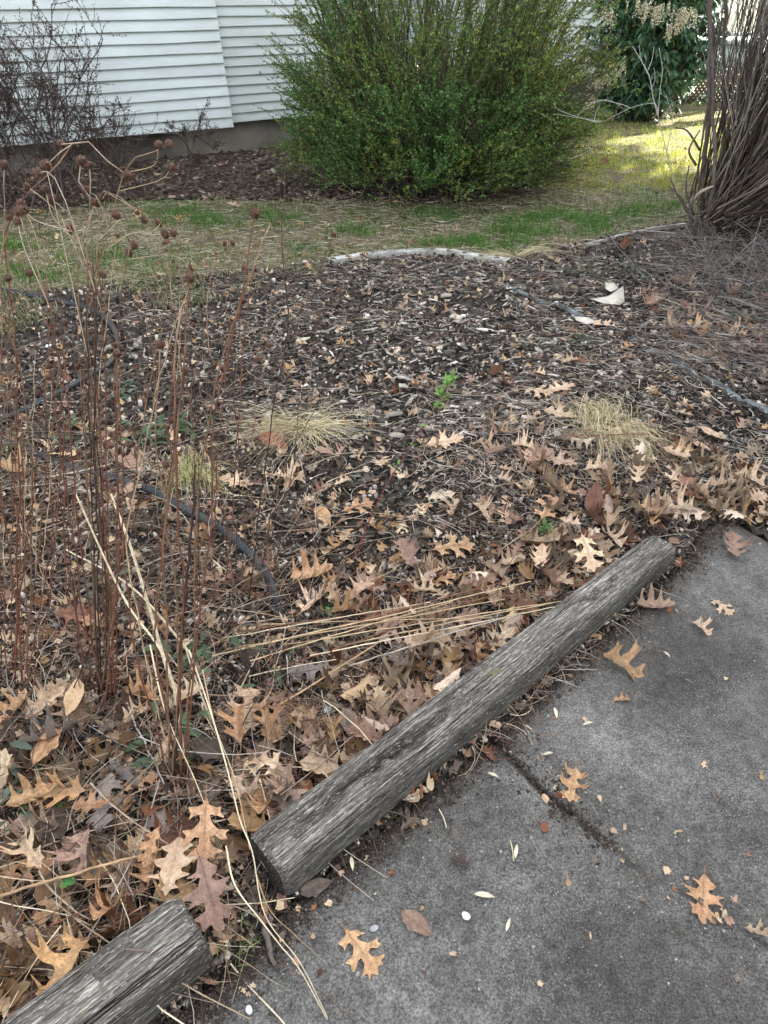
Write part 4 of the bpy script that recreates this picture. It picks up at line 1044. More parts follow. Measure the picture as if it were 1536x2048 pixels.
for (ax, ay, bx, by, mi, cls, lab, sc_) in traced:
    on_path = lab.find('concrete') >= 0 or lab.find('path') >= 0 and ay > 1180 and inpoly(np.array([G(ax, ay)[0]]), np.array([G(ax, ay)[1]]), PATH)[0] or inpoly(np.array([G((ax+bx)/2, (ay+by)/2)[0]]), np.array([G((ax+bx)/2, (ay+by)/2)[1]]), PATH)[0]
    z = PATH_Z if on_path else 0.03
    rz, ln, mid = ang_px(ax, ay, bx, by, z)
    ln = min(max(ln * sc_, 0.045), 0.16)
    up = 'upright' in lab or 'standing' in lab or 'propped' in lab
    if up: ln = min(max(ln, 0.09), 0.13)
    zz = (PATH_Z + 0.003) if on_path else Hf(mid[0], mid[1]) + 0.03
    rx = 0.0 if on_path else random.uniform(-0.18, 0.18); ry = 0.0 if on_path else random.uniform(-0.2, 0.2)
    if up and not on_path: rx = 0.9; zz += 0.03
    if 'hanging' in lab: rx = -0.45; zz += 0.05
    if 'draped' in lab: rx = -0.25; zz += 0.07
    if 'over the near timber end' in lab: zz += 0.05
    if 'hanging over' in lab: zz += 0.02
    place_leaf(mi, (mid[0], mid[1], zz), rz, ln, cls, lab, rx=rx, ry=ry)

# piles: (polygon in the photo, count of individuals, extra merged litter, colour weights, size, lift, group text)
piles = [
 ([(-30, 1400), (480, 1400), (520, 1650), (400, 1840), (0, 2060), (-40, 2060)], 42, 56, [26, 40, 18, 10, 12], 0.115, 0.055, 'in the bottom left heap'),
 ([(500, 1400), (650, 1300), (860, 1290), (960, 1330), (560, 1650), (500, 1600)], 26, 44, [40, 24, 26, 6, 8], 0.10, 0.045, 'against the lower half of the long timber'),
 ([(640, 1200), (900, 1130), (1120, 1060), (1310, 1050), (1200, 1160), (960, 1330), (800, 1290)], 42, 84, [50, 14, 26, 6, 6], 0.10, 0.05, 'against the upper half of the long timber'),
 ([(1040, 930), (1180, 860), (1350, 860), (1500, 900), (1540, 1040), (1400, 1045), (1320, 1060), (1110, 1050)], 32, 120, [62, 8, 22, 4, 6], 0.105, 0.05, 'in the drift by the right tuft'),
 ([(1230, 570), (1560, 560), (1560, 770), (1380, 730)], 12, 40, [30, 12, 42, 8, 16], 0.115, 0.02, 'scattered under the right hand shrub'),
 ([(560, 900), (1060, 850), (1080, 1100), (640, 1200)], 22, 64, [50, 14, 24, 6, 8], 0.09, 0.01, 'on bare soil in mid bed'),
 ([(560, 560), (1300, 560), (1500, 860), (560, 860)], 11, 80, [60, 10, 18, 8, 8], 0.085, 0.01, 'on the chips in the upper bed'),
 ([(-30, 800), (540, 860), (560, 1400), (-30, 1400)], 12, 64, [36, 18, 30, 12, 18], 0.10, 0.02, 'caught among the thin dead stalks at left'),
 ([(1370, 650), (1540, 655), (1540, 750), (1400, 740)], 9, 16, [60, 14, 26, 0, 0], 0.11, 0.03, 'in the small cluster near the right edge'),
]
names = list(LEAFCOL.keys())
lit = MB()
base_rgb = {'pale tan': (0.58, 0.45, 0.32), 'golden tan': (0.47, 0.30, 0.155), 'rosy brown': (0.36, 0.235, 0.175), 'russet': (0.24, 0.10, 0.05), 'grey brown': (0.17, 0.135, 0.11)}
def in_px(poly, n):
    xs_ = [p[0] for p in poly]; ys_ = [p[1] for p in poly]; out = []
    while len(out) < n:
        a, b = random.uniform(min(xs_), max(xs_)), random.uniform(min(ys_), max(ys_))
        if inpoly(np.array([a]), np.array([b]), poly)[0]: out.append((a, b))
    return out
nind = len(traced)
for poly, n1_, n2_, w, size, lift, txt in piles:
    for q, (a, b) in enumerate(in_px(poly, n1_ + n2_)):
        g = G(a, b, 0.03)
        if inpoly(np.array([g[0]]), np.array([g[1]]), PATH)[0] and b > 1100: continue
        cls = random.choices(names, w)[0]
        mi = random.randrange(len(LEAVES)); s = size * random.uniform(0.7, 1.25)
        rz = random.uniform(0, 2 * math.pi); rx = random.gauss(0, 0.21); ry = random.gauss(0, 0.21)
        if random.random() < 0.12: rx += random.choice([-1, 1]) * random.uniform(0.5, 1.0)
        z = Hf(g[0], g[1]) + 0.012 + random.random() * lift
        if q < n2_:
            s *= 0.9; z = Hf(g[0], g[1]) + 0.008 + random.random() * lift * 0.6
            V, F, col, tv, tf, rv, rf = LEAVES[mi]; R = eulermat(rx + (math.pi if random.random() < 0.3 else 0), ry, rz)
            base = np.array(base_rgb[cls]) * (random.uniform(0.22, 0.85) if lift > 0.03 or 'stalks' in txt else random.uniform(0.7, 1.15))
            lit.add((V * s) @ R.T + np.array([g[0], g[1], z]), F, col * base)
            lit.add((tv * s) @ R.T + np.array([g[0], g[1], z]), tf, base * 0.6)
        elif nind < 300:
            nind += 1
            place_leaf(mi, (g[0], g[1], z), rz, s, cls, cls + ' oak leaf ' + txt, cls + ' oak leaves ' + txt, rx, ry, random.random() < 0.3)
# small torn leaf scraps
x, y, px, py = scatter_px(4300, -40, 1560, 480, 2040)
k = clear_bed(x, y); x, y = x[k], y[k]
for i in range(len(x)):
    mi = random.randrange(len(LEAVES)); V, F, col, *_ = LEAVES[mi]
    c = np.array([random.uniform(-0.25, 0.25), random.uniform(-0.3, 0.4)])
    fc = V[F].mean(1)[:, :2]; near = np.hypot(fc[:, 0] - c[0], fc[:, 1] - c[1]) < random.uniform(0.09, 0.2)
    if near.sum() < 4: continue
    FF = F[near]; us = np.unique(FF); mp = np.full(len(V), -1); mp[us] = np.arange(len(us))
    VV = V[us] - np.array([c[0], c[1], V[us][:, 2].mean()]); s = random.uniform(0.06, 0.12)
    R = eulermat(random.gauss(0, 0.16), random.gauss(0, 0.16), random.uniform(0, 6.28))
    base = np.array(base_rgb[random.choices(names, [40, 8, 22, 6, 24])[0]]) * random.uniform(0.6, 1.15)
    lit.add((VV * s) @ R.T + np.array([x[i], y[i], Hf(x[i], y[i]) + random.uniform(0.01, 0.025)]), mp[FF], col[us] * base)
# far small leaves on the bark strip and lawn
x, y, px, py = scatter_px(420, 0, 1540, 275, 560)
for i in range(len(x)):
    if inPATH(x[i:i+1], y[i:i+1])[0]: continue
    if px[i] < 1100 and py[i] < 320: continue
    mi = random.randrange(len(LEAVES)); V, F, col, *_ = LEAVES[mi]; s = random.uniform(0.03, 0.07)
    R = eulermat(random.gauss(0, 0.3), random.gauss(0, 0.3), random.uniform(0, 6.28))
    base = np.array(base_rgb[random.choices(names, [20, 8, 22, 6, 44])[0]]) * random.uniform(0.6, 1.1)
    lit.add((V * s) @ R.T + np.array([x[i], y[i], Hf(x[i], y[i]) + 0.022]), F, col * base)
# crumbs of leaf on the concrete
x, y, px, py = scatter_px(420, 480, 1540, 1080, 2040)
dd = np.minimum(dist_poly(x, y, JOINT + CRACK), dist_poly(x, y, PATH_EDGE)); k = inPATH(x, y) & (rng.uniform(size=len(x)) < 0.10 + np.exp(-(dd / 0.07) ** 2)); x, y = x[k], y[k]
for i in range(len(x)):
    mi = random.randrange(len(LEAVES)); V, F, col, *_ = LEAVES[mi]
    c = np.array([random.uniform(-0.2, 0.2), random.uniform(-0.3, 0.3)]); fc = V[F].mean(1)[:, :2]; near = np.hypot(fc[:, 0] - c[0], fc[:, 1] - c[1]) < random.uniform(0.05, 0.12)
    if near.sum() < 3: continue
    FF = F[near]; us = np.unique(FF); mp = np.full(len(V), -1); mp[us] = np.arange(len(us))
    VV = V[us] - np.array([c[0], c[1], V[us][:, 2].min()]); s = random.uniform(0.04, 0.09); R = eulermat(0, 0, random.uniform(0, 6.28))
    lit.add((VV * s) @ R.T + np.array([x[i], y[i], float(zpath(x[i:i+1], y[i:i+1])[0]) + 0.002]), mp[FF], col[us] * np.array(base_rgb[random.choices(names, [44, 10, 16, 6, 24])[0]]) * random.uniform(0.7, 1.2))
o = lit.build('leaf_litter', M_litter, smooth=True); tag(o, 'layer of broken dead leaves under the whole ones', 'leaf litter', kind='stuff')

# ================================================================== BITS ON THE PATH
def path_z(x, y): return float(zpath(np.array([x]), np.array([y]))[0])
def samara(px, py, tx, ty, label, cls=(0.62, 0.56, 0.42)):
    a, b = G(px, py, PATH_Z), G(tx, ty, PATH_Z); L_ = np.linalg.norm(b - a); d = (b - a) / L_; n = np.array([-d[1], d[0], 0])
    prof = [(0, 0.02), (0.15, 0.16), (0.4, 0.24), (0.65, 0.2), (0.85, 0.1), (1, 0.01)]
    up, dn, rib = [], [], []
    for k, (t, w) in enumerate(prof):
        c = a + d * L_ * t + UPV * (0.003 + 0.004 * math.sin(t * 3))
        up.append(c + n * w * L_ * 0.62 + UPV * 0.002); dn.append(c - n * w * L_ * 0.5 + UPV * 0.0015); rib.append(c)
    V = up + rib + dn; K = len(prof)
    F = [(i, i + 1, K + i + 1, K + i) for i in range(K - 1)] + [(K + i, K + i + 1, 2 * K + i + 1, 2 * K + i) for i in range(K - 1)]
    mb = MB(); mb.add(V, np.array(F), cls)
    P = a + d * L_ * 0.4 + UPV * 0.005
    v, f = tubes(np.array([[P - d * L_ * .14, P - d * L_ * .05, P + d * L_ * .05, P + d * L_ * .14]]), np.array([[0.0004, 0.0022, 0.0022, 0.0004]]) , 6); mb.add(v, f, np.array(cls) * 0.75)
    o = mb.build('winged_seed', M_litter, smooth=True); tag(o, label, 'seed', 'winged seeds on the path')
for a in [(975, 1548, 998, 1558, 'pale winged seed on the panel left of the joint'), (1085, 1512, 1106, 1508, 'cream winged seed right of the soil joint'),
          (1108, 1417, 1113, 1440, 'pale narrow seed above the soil joint'), (948, 1790, 990, 1797, 'long tan seed pod in the middle of the path'),
          (1012, 1865, 1020, 1838, 'pale seed standing right of the seed pod'), (702, 1715, 706, 1745, 'greenish seed beside the near end of the timber'),
          (1165, 1452, 1186, 1447, 'small triangular pale seed on upper path'), (1030, 1718, 1034, 1690, 'thin pale seed left of the dark path patch'),
          (1326, 1305, 1340, 1318, 'tan seed husk at the top of the path'), (1368, 1360, 1385, 1370, 'dark seed husk on the upper right of the path')]:
    samara(*a, cls=(0.16, 0.14, 0.12) if 'dark seed' in a[4] else (0.62, 0.56, 0.42))
def pebble(px, py, r, col, name, label, cat, z=None):
    g = G(px, py, 0.03); zz = path_z(g[0], g[1]) if z is None else Hf(g[0], g[1]) + 0.012
    import bmesh
    bm = bmesh.new(); bmesh.ops.create_icosphere(bm, subdivisions=2, radius=1)
    V = np.array([v.co[:] for v in bm.verts]); F = np.array([[v.index for v in f.verts] for f in bm.faces]); bm.free()
    V = V * (1 + 0.4 * (fbm(V[:, 0] * 1.3 + px, V[:, 1] * 1.3 + V[:, 2], 7) - 0.47))[:, None] * np.array([1.0, 0.75, 0.45]) * r
    a = (px * 0.37) % 6.28; R = eulermat(0, 0, a)
    mb = MB(); mb.add(V @ R.T + np.array([g[0], g[1], zz + r * 0.35]), F, col)
    tag(mb.build(name, M_stone, smooth=True), label, cat)
pebble(932, 1832, 0.010, (0.66, 0.66, 0.64), 'pebble', 'small white stone chip left of the pale standing seed', 'pebble')
pebble(498, 2020, 0.008, (0.66, 0.66, 0.64), 'pebble', 'white teardrop shaped pebble near the bottom of the path', 'pebble')
pebble(748, 1857, 0.009, (0.35, 0.36, 0.37), 'pebble', 'grey pebble above the golden leaf on the path', 'pebble')
pebble(640, 1944, 0.006, (0.10, 0.035, 0.025), 'berry', 'small dark red berry on the concrete left of the golden leaf', 'berry')
pebble(715, 1948, 0.005, (0.26, 0.24, 0.22), 'pebble', 'tiny brown pebble below the golden leaf', 'pebble')
pebble(735, 640, 0.020, (0.66, 0.66, 0.64), 'pale_stone', 'white stone in the mulch above the sapling, leftmost of two', 'stone', 0)
pebble(925, 645, 0.019, (0.66, 0.65, 0.62), 'pale_stone', 'white stone in the mulch, right of centre', 'stone', 0)
pebble(97, 692, 0.019, (0.66, 0.67, 0.66), 'pale_stone', 'white stone at left beside the looping hose', 'stone', 0)
pebble(610, 525, 0.022, (0.5, 0.40, 0.36), 'pale_stone', 'pinkish round stone on the grass left of the edging', 'stone', 0)
pebble(655, 1418, 0.012, (0.66, 0.68, 0.68), 'pale_stone', 'small white stone above the round dark leaf', 'stone', 0)
# grit: grains lying loose on the concrete
x, y, px, py = scatter_px(5200, 480, 1560, 1080, 2048)
d = dist_poly(x, y, JOINT + CRACK); e = dist_poly(x, y, PATH_EDGE)
k = inPATH(x, y) & (rng.uniform(size=len(x)) < 0.22 + 0.8 * np.exp(-(d / 0.12) ** 2) + 0.8 * np.exp(-(e / 0.10) ** 2)); x, y = x[k], y[k]
def grit(name, x, y, size, pal, w, label):
    n = len(x); s = size * rng.lognormal(0, 0.4, n)
    T = np.array([(1, 0, -.4), (-.5, .87, -.4), (-.5, -.87, -.4), (0, 0, .7)])
    V = T[None] * (1 + 0.3 * rng.normal(size=(n, 4, 3))) * s[:, None, None]
    V[:, :, 0] += x[:, None]; V[:, :, 1] += y[:, None]; V[:, :, 2] += (zpath(x, y) + s * 0.3)[:, None]
    b = (np.arange(n) * 4)[:, None, None]
    F = (b + np.array([[(0, 1, 3), (1, 2, 3), (2, 0, 3), (0, 2, 1)]])).reshape(-1, 3)
    mb = MB(); mb.add(V.reshape(-1, 3), F, rep(pick(pal, n, w), 4)); o = mb.build(name, M_stone); tag(o, label, 'grit', kind='stuff')
grit('path_grit', x, y, 0.0017, [(0.50, 0.47, 0.42), (0.30, 0.27, 0.24), (0.08, 0.06, 0.05), (0.62, 0.60, 0.56)], [4, 3, 6, 2], 'loose grit and crumbs lying on the concrete')
# soil crumbs spilling from under the timber on to the path edge and in the joint
t = rng.uniform(size=9000); seg = rng.integers(0, len(PATH_EDGE) - 2, 9000)
pe = np.array(PATH_EDGE); base_ = pe[seg] * (1 - t[:, None]) + pe[seg + 1] * t[:, None]
off_ = np.abs(rng.normal(0, 0.028, 9000)); tang = pe[seg + 1] - pe[seg]; tang /= np.linalg.norm(tang, axis=1, keepdims=True)
xe = base_[:, 0] + tang[:, 1] * off_; ye = base_[:, 1] - tang[:, 0] * off_
jp = np.array(JOINT + CRACK[1:2]); seg = rng.integers(0, len(jp) - 1, 3500); t = rng.uniform(size=3500)
bj = jp[seg] * (1 - t[:, None]) + jp[seg + 1] * t[:, None]; wj = np.where(rng.uniform(size=3500) < 0.85, 0.0045, 0.03)
xe = np.concatenate([xe, bj[:, 0] + rng.normal(0, 1, 3500) * wj]); ye = np.concatenate([ye, bj[:, 1] + rng.normal(0, 1, 3500) * wj])
grit('soil_crumbs', xe, ye, 0.0032, [(0.05, 0.04, 0.032), (0.09, 0.07, 0.055), (0.18, 0.14, 0.11)], [5, 4, 1.2], 'dark soil crumbs spilling from the timber edge and joint')

# ================================================================== WHITE SCRAP
def polyplate(name, pxs, zs, label, cat, mat, th=0.002):
    P = np.array([G(a, b, 0.03) for a, b in pxs]); P[:, 2] = H(P[:, 0], P[:, 1]) + np.array(zs)
    n = len(P); Q = P - UPV * th; c = P.mean(0); V = np.vstack([P, Q, [c + UPV * 0.01], [c + UPV * (0.01 - th)]])
    F3 = [(i, (i + 1) % n, 2 * n) for i in range(n)] + [(n + (i + 1) % n, n + i, 2 * n + 1) for i in range(n)]
    F4 = [(i, n + i, n + (i + 1) % n, (i + 1) % n) for i in range(n)]
    mb = MB(); mb.add(V, [np.array(F3), np.array(F4)]); o = mb.build(name, mat); tag(o, label, cat); return o
polyplate('bark_curl', [(1178, 606), (1205, 618), (1238, 620), (1247, 612), (1243, 590), (1225, 600), (1202, 608)], [.02, .025, .02, .02, .05, .04, .02], 'large folded white paper like scrap right of the bed centre', 'scrap', M_scrap)
polyplate('bark_curl', [(1207, 583), (1225, 583), (1234, 592), (1218, 600), (1208, 596)], [.05, .05, .04, .045, .05], 'smaller white scrap behind the folded one', 'scrap', M_scrap)
polyplate('wood_sliver', [(1145, 647), (1175, 650), (1192, 660), (1170, 664), (1150, 656)], [.03, .03, .03, .03, .03], 'pale flat sliver along the buried blue grey strip', 'wood chip', M_scrap)

# ================================================================== GRASS TUFTS (blond)
def tuft(pxc, n, label, spread, dirs, ln, hgt, col):
    g = G(*pxc, 0.02); x0, y0 = g[0], g[1]; z0 = Hf(x0, y0)
    m = 9; s = np.linspace(0, 1, m)[None]
    bx = x0 + rng.normal(0, spread[0], n); by = y0 + rng.normal(0, spread[1], n)
    di = rng.integers(0, len(dirs), n); a = np.array([rad(d[0]) for d in dirs])[di] + rng.normal(0, 1, n) * np.array([rad(d[1]) for d in dirs])[di]
    cv = rng.normal(0, 0.5, n)[:, None]
    L_ = ln * rng.lognormal(0, 0.3, n)[:, None]; hh = hgt * rng.lognormal(0, 0.35, n)[:, None]
    ang = a[:, None] + cv * s
    X = bx[:, None] + np.cumsum(np.cos(ang), 1) / m * L_; Y = by[:, None] + np.cumsum(np.sin(ang), 1) / m * L_
    Z = H(X, Y) + 0.008 + hh * np.sin(np.clip(s * 1.15, 0, 1) * math.pi) ** 0.9 * (1 - 0.25 * s) + rng.uniform(0, 0.02, n)[:, None]
    v, f = tubes(np.stack([X, Y, Z], -1), np.full((n, m), 0.0009) * np.linspace(1.1, 0.5, m), 3)
    mb = MB(); mb.add(v, f, rep(pick(col, n, None, 0.15), m * 3))
    o = mb.build('grass_tuft', M_straw); tag(o, label, 'grass tuft')
    return o
bl = [(0.72, 0.63, 0.40), (0.64, 0.53, 0.32), (0.74, 0.67, 0.46), (0.42, 0.34, 0.18)]
tuft((600, 868), 330, 'bleached straw tuft parted left and right beside a russet leaf', (0.045, 0.03), [(170, 25), (10, 28), (-70, 40), (200, 15)], 0.20, 0.026, bl)
tuft((1212, 880), 420, 'bleached straw tuft sweeping forward above the long timber end', (0.06, 0.04), [(-80, 22), (-50, 25), (100, 25), (80, 18)], 0.185, 0.045, bl)
tuft((382, 960), 120, 'small yellowish grass tuft beside the hose among stalks', (0.03, 0.02), [(-80, 30), (110, 40), (-30, 30)], 0.14, 0.05, [(0.52, 0.48, 0.24), (0.40, 0.40, 0.16)])
tuft((1030, 517), 60, 'wisp of straw lying across the end of the pale edging', (0.02, 0.01), [(15, 8), (190, 12)], 0.30, 0.03, bl)

# ================================================================== WEEDS
def weed(px, py, n, ll, col, label, hgt=0.03, spread=0.02, broad=0.42, name='weed'):
    g = G(px, py, 0.02); x0, y0 = g[0], g[1]; z0 = Hf(x0, y0) + 0.01
    mb = MB()
    for k in range(n):
        a = 2.4 * k + random.uniform(-.4, .4); L_ = ll * random.uniform(0.6, 1.25); el = random.uniform(0.15, 0.9)
        bx, by = x0 + random.gauss(0, spread), y0 + random.gauss(0, spread)
        d = np.array([math.cos(a), math.sin(a), 0]); nn_ = np.array([-d[1], d[0], 0])
        st = np.array([bx, by, z0 + random.uniform(0, hgt)])
        prof = [(0, .02), (.15, .22), (.35, .42), (.6, .45), (.82, .27), (1, .01)]
        up, rb, dn = [], [], []
        for (t_, w) in prof:
            c = st + d * L_ * t_ + UPV * (math.sin(el) * L_ * t_ - 0.5 * L_ * t_ * t_)
            up.append(c + nn_ * w * L_ * broad + UPV * 0.12 * w * L_); dn.append(c - nn_ * w * L_ * broad + UPV * 0.12 * w * L_); rb.append(c)
        K = len(prof); F = [(K + i, K + i + 1, i + 1, i) for i in range(K - 1)] + [(2 * K + i, 2 * K + i + 1, K + i + 1, K + i) for i in range(K - 1)]
        c = np.array(col) * random.uniform(0.7, 1.3)
        mb.add(up + rb + dn, np.array(F), c)
        P = spline([(x0, y0, z0 - 0.01), ((x0 + bx) / 2, (y0 + by) / 2, z0 + 0.005), st], 4); v, f = tubes(P[None], np.full((1, 4), 0.0008), 4); mb.add(v, f, c * 0.8)
    o = mb.build(name, M_leafg, smooth=True); tag(o, label, 'weed'); return o
gr = (0.065, 0.115, 0.055); gb = (0.09, 0.19, 0.05); gs = (0.10, 0.135, 0.095)
weed(310, 868, 26, 0.075, gr, 'dark green rosette weed in the middle left of the bed', 0.02, 0.05, 0.30)
weed(385, 862, 16, 0.07, gr, 'dark green weed between the rosette and left grass tuft', 0.02, 0.04, 0.3)
weed(255, 790, 18, 0.05, gs, 'pale green weed right of the looping hose', 0.03, 0.05)
weed(50, 1600, 12, 0.045, gs, 'grey green leafy seedling at left above the pinkish leaf', 0.05, 0.035)
weed(95, 1625, 8, 0.032, gb, 'bright green small seedling next to the grey green one', 0.03, 0.03)
weed(395, 1330, 16, 0.060, gr, 'dark green leafy weed behind the stalk base', 0.05, 0.045)
weed(345, 1500, 14, 0.050, gr, 'dark green leaves sprouting at the stalk base', 0.05, 0.045)
weed(195, 1180, 10, 0.045, gs, 'round leaved grey green weed beside the thin stalks', 0.03, 0.04)
weed(545, 1345, 5, 0.06, gr, 'few narrow green leaves right of the stalk bundle', 0.05, 0.03, 0.25)
weed(655, 1218, 12, 0.022, gb, 'tiny green sprout above the fallen stems', 0.01, 0.015)
weed(805, 995, 8, 0.035, gs, 'pale green sprig on the bare soil in mid bed', 0.01, 0.03, 0.25)
weed(700, 970, 8, 0.03, gs, 'pale green sprig under the left grass tuft', 0.01, 0.025, 0.25)
weed(1165, 700, 12, 0.06, gr, 'small green grass like weed in the upper right mulch', 0.02, 0.03, 0.12)
weed(1160, 545, 20, 0.08, (0.08, 0.10, 0.06), 'dull green weed below the long edging strip', 0.03, 0.08, 0.12)
weed(1275, 560, 16, 0.07, gs, 'dull green clump right of the bed near the shrub', 0.04, 0.06, 0.3)
weed(1490, 610, 26, 0.07, gs, 'green leafy weed under the right hand shrub', 0.06, 0.09, 0.35)
weed(1470, 650, 22, 0.06, gr, 'dark green weed at the right edge below the twigs', 0.04, 0.08, 0.35)
weed(160, 860, 16, 0.05, gr, 'dark green weed left of the dead stalks near the hose', 0.02, 0.05)
weed(20, 905, 14, 0.06, gr, 'green weed at the left edge over the hose', 0.03, 0.04, 0.3)
weed(600, 500, 26, 0.10, (0.12, 0.17, 0.08), 'tufted grassy weed on the lawn left of the edging', 0.02, 0.03, 0.10)
# clover leaf
g = G(146, 1782, 0.03); mb = MB(); z0 = Hf(g[0], g[1])
for k in range(3):
    a = k * 2.09; c = np.array([g[0] + 0.008 * math.cos(a), g[1] + 0.008 * math.sin(a), z0 + 0.06]); th = np.linspace(0, 2 * math.pi, 11)[:-1]
    V = np.vstack([[c], np.stack([c[0] + 0.009 * np.cos(th), c[1] + 0.009 * np.sin(th), c[2] + 0.002 + 0 * th], -1)])
    mb.add(V, np.array([(0, 1 + i, 1 + (i + 1) % 10) for i in range(10)]), (0.07, 0.22, 0.05))
v, f = tubes(np.array([[(g[0], g[1], z0), (g[0] + .004, g[1], z0 + .03), (g[0], g[1], z0 + .06)]]), np.full((1, 3), 0.0007), 4); mb.add(v, f, (0.1, 0.2, 0.06))
tag(mb.build('clover', M_leafg), 'single bright green clover leaf over a golden brown oak leaf', 'weed')

# moss and dry grass scraps in the gap between the timbers
weed(475, 1900, 24, 0.03, (0.17, 0.18, 0.07), 'yellow green moss tuft in the gap between the timbers', 0.01, 0.022, 0.10, 'moss')

# ================================================================== RED STEMMED SAPLING
def simple_stem(pts, r0, r1, col, m=24, sides=6):
    P = spline(pts, m); mb = MB(); v, f = tubes(P[None], np.linspace(r0, r1, m)[None], sides, True); mb.add(v, f, col); return mb, P
b0 = G(700, 1135, 0.02); t0 = RY(910, 745, b0[1] + 0.55)
sp_ = empty('sapling', tuple(b0), 'red stemmed sapling with fresh green leaves at its leaning tip', 'sapling')
mid = RY(765, 985, b0[1] + 0.18); mid2 = RY(850, 850, b0[1] + 0.38)
mb, P = simple_stem([b0, mid, mid2, t0], 0.0028, 0.0014, (0.13, 0.035, 0.035), 30); local(mb.build('stem', M_twig, smooth=True), sp_)
mb = MB()
for k in range(64):
    i = int(29 - abs(random.gauss(0, 3.0))) if k < 44 else random.choice([14, 17, 20, 22, 25]); i = min(max(i, 8), 29)
    c = P[i] + np.random.default_rng(k).normal(0, 0.006, 3); a = random.uniform(0, 6.28); L_ = random.uniform(0.016, 0.034) * (1 if i > 22 else 0.6)
    d = np.array([math.cos(a), math.sin(a), random.uniform(0.0, 1.0)]); n_ = np.cross(d, UPV); n_ /= np.linalg.norm(n_)
    q = [c, c + d * L_ * .45 + n_ * L_ * .26, c + d * L_, c + d * L_ * .45 - n_ * L_ * .26]
    mb.add(q, np.array([[0, 1, 2, 3]]), np.array((0.15, 0.30, 0.05)) * random.uniform(0.7, 1.3))
local(mb.build('foliage', M_leafg), sp_)
b0 = G(1085, 1085, 0.02); sp2 = empty('seedling', tuple(b0), 'tiny green seedling poking out of the leaves above the timber', 'seedling')
mb = MB()
for k in range(12):
    a = random.uniform(0, 6.28); L_ = 0.03; c = b0 + UPV * random.uniform(0.03, 0.07); d = np.array([math.cos(a), math.sin(a), 0.6]); n_ = np.cross(d, UPV)
    mb.add([c, c + d * L_ * .5 + n_ * .008, c + d * L_, c + d * L_ * .5 - n_ * .008], np.array([[0, 1, 2, 3]]), (0.10, 0.20, 0.05))
local(mb.build('foliage', M_leafg), sp2)
mb, P = simple_stem([b0, b0 + UPV * 0.03, b0 + UPV * 0.075], 0.0012, 0.0008, (0.13, 0.2, 0.06), 6); local(mb.build('stem', M_twig), sp2)
# thin red shoot leaning in front of the timber drift
def shoot(pxs, r, col, label, dY=0.0, name='bare_shoot', group=None):
    b = G(pxs[0][0], pxs[0][1], 0.02); n = len(pxs); pts = [b]
    for k in range(1, n): pts.append(RY(pxs[k][0], pxs[k][1], b[1] + dY * k / (n - 1)))
    mb, P = simple_stem(pts, r, r * 0.55, col, 26); o = mb.build(name, M_twig, smooth=True); tag(o, label, 'stem', group); return P
shoot([(985, 1200), (1030, 1110), (1085, 1040)], 0.0014, (0.15, 0.05, 0.04), 'thin red shoot rising from the drift above the timber', 0.15)
shoot([(720, 1100), (735, 1060), (745, 1040)], 0.0012, (0.15, 0.05, 0.04), 'short red shoot at the foot of the leaning sapling', 0.05)

# ================================================================== FALLEN AND CUT STALKS
straw = (0.50, 0.37, 0.22); pale = (0.62, 0.52, 0.36); red = (0.22, 0.10, 0.06); grey = (0.36, 0.31, 0.26)
def fallen(a, b, r, col, label, z0=0.05, z1=0.06, bow=0.0, group=None, mids=None):
    pts = [G(a[0], a[1], z0)] + ([G(m[0], m[1], (z0 + z1) / 2 + bow) for m in mids] if mids else [G((a[0] + b[0]) / 2, (a[1] + b[1]) / 2, (z0 + z1) / 2 + bow)]) + [G(b[0], b[1], z1)]
    P = spline(pts, 30); P[:, :2] += 0.003 * rng.normal(size=(30, 2)).cumsum(0) * 0.3
    mb = MB(); rr = np.linspace(r, r * 0.6, 30) * (1 + 0.25 * (np.arange(30) % 7 == 0)); v, f = tubes(P[None], rr[None], 6, True)
    mb.add(v, f, rep(np.array([col]) * (0.8 + 0.4 * vnoise(np.arange(30) * 0.6, np.zeros(30), int(a[0])))[:, None], 6))
    o = mb.build('fallen_stalk', M_straw, smooth=True); tag(o, label, 'stalk', group)
FG = 'fallen straw stalks crossing the drift above the timber'
for k, (a, b, c) in enumerate([((425, 1312), (1062, 1162), straw), ((455, 1298), (1010, 1196), straw), ((480, 1262), (1125, 1178), red), ((560, 1290), (1120, 1200), straw), ((620, 1312), (1110, 1214), pale),
                  ((500, 1322), (905, 1205), straw), ((640, 1262), (1060, 1150), red), ((520, 1250), (980, 1235), straw), ((700, 1330), (1040, 1225), grey), ((450, 1275), (860, 1200), pale), ((560, 1335), (1000, 1180), red), ((690, 1290), (1160, 1196), straw)]):
    cn = {straw: 'straw coloured', red: 'reddish brown', pale: 'pale', grey: 'grey'}[c]
    fallen(a, b, random.uniform(0.0015, 0.0024), c, cn + ' fallen stalk in the bundle crossing the drift above the timber', random.uniform(0.05, 0.08), random.uniform(0.06, 0.11), 0.01, cn + ' ' + FG)
fallen((555, 1412), (765, 1282), 0.0030, (0.48, 0.33, 0.19), 'thick tan stalk lying diagonally below the fallen bundle', 0.06, 0.07)
fallen((0, 1792), (330, 1692), 0.0034, (0.42, 0.28, 0.16), 'long tan stalk lying over the bottom left leaves', 0.075, 0.085)
fallen((100, 1850), (290, 1775), 0.002, red, 'reddish stem lying just above the near timber', 0.07, 0.07)
fallen((1130, 872), (1400, 868), 0.0022, red, 'dark stem lying level across the right hand tuft', 0.13, 0.05, 0.03)
fallen((1335, 845), (1560, 965), 0.0026, (0.18, 0.11, 0.08), 'dark stem slanting to the right edge, upper of two', 0.05, 0.06)
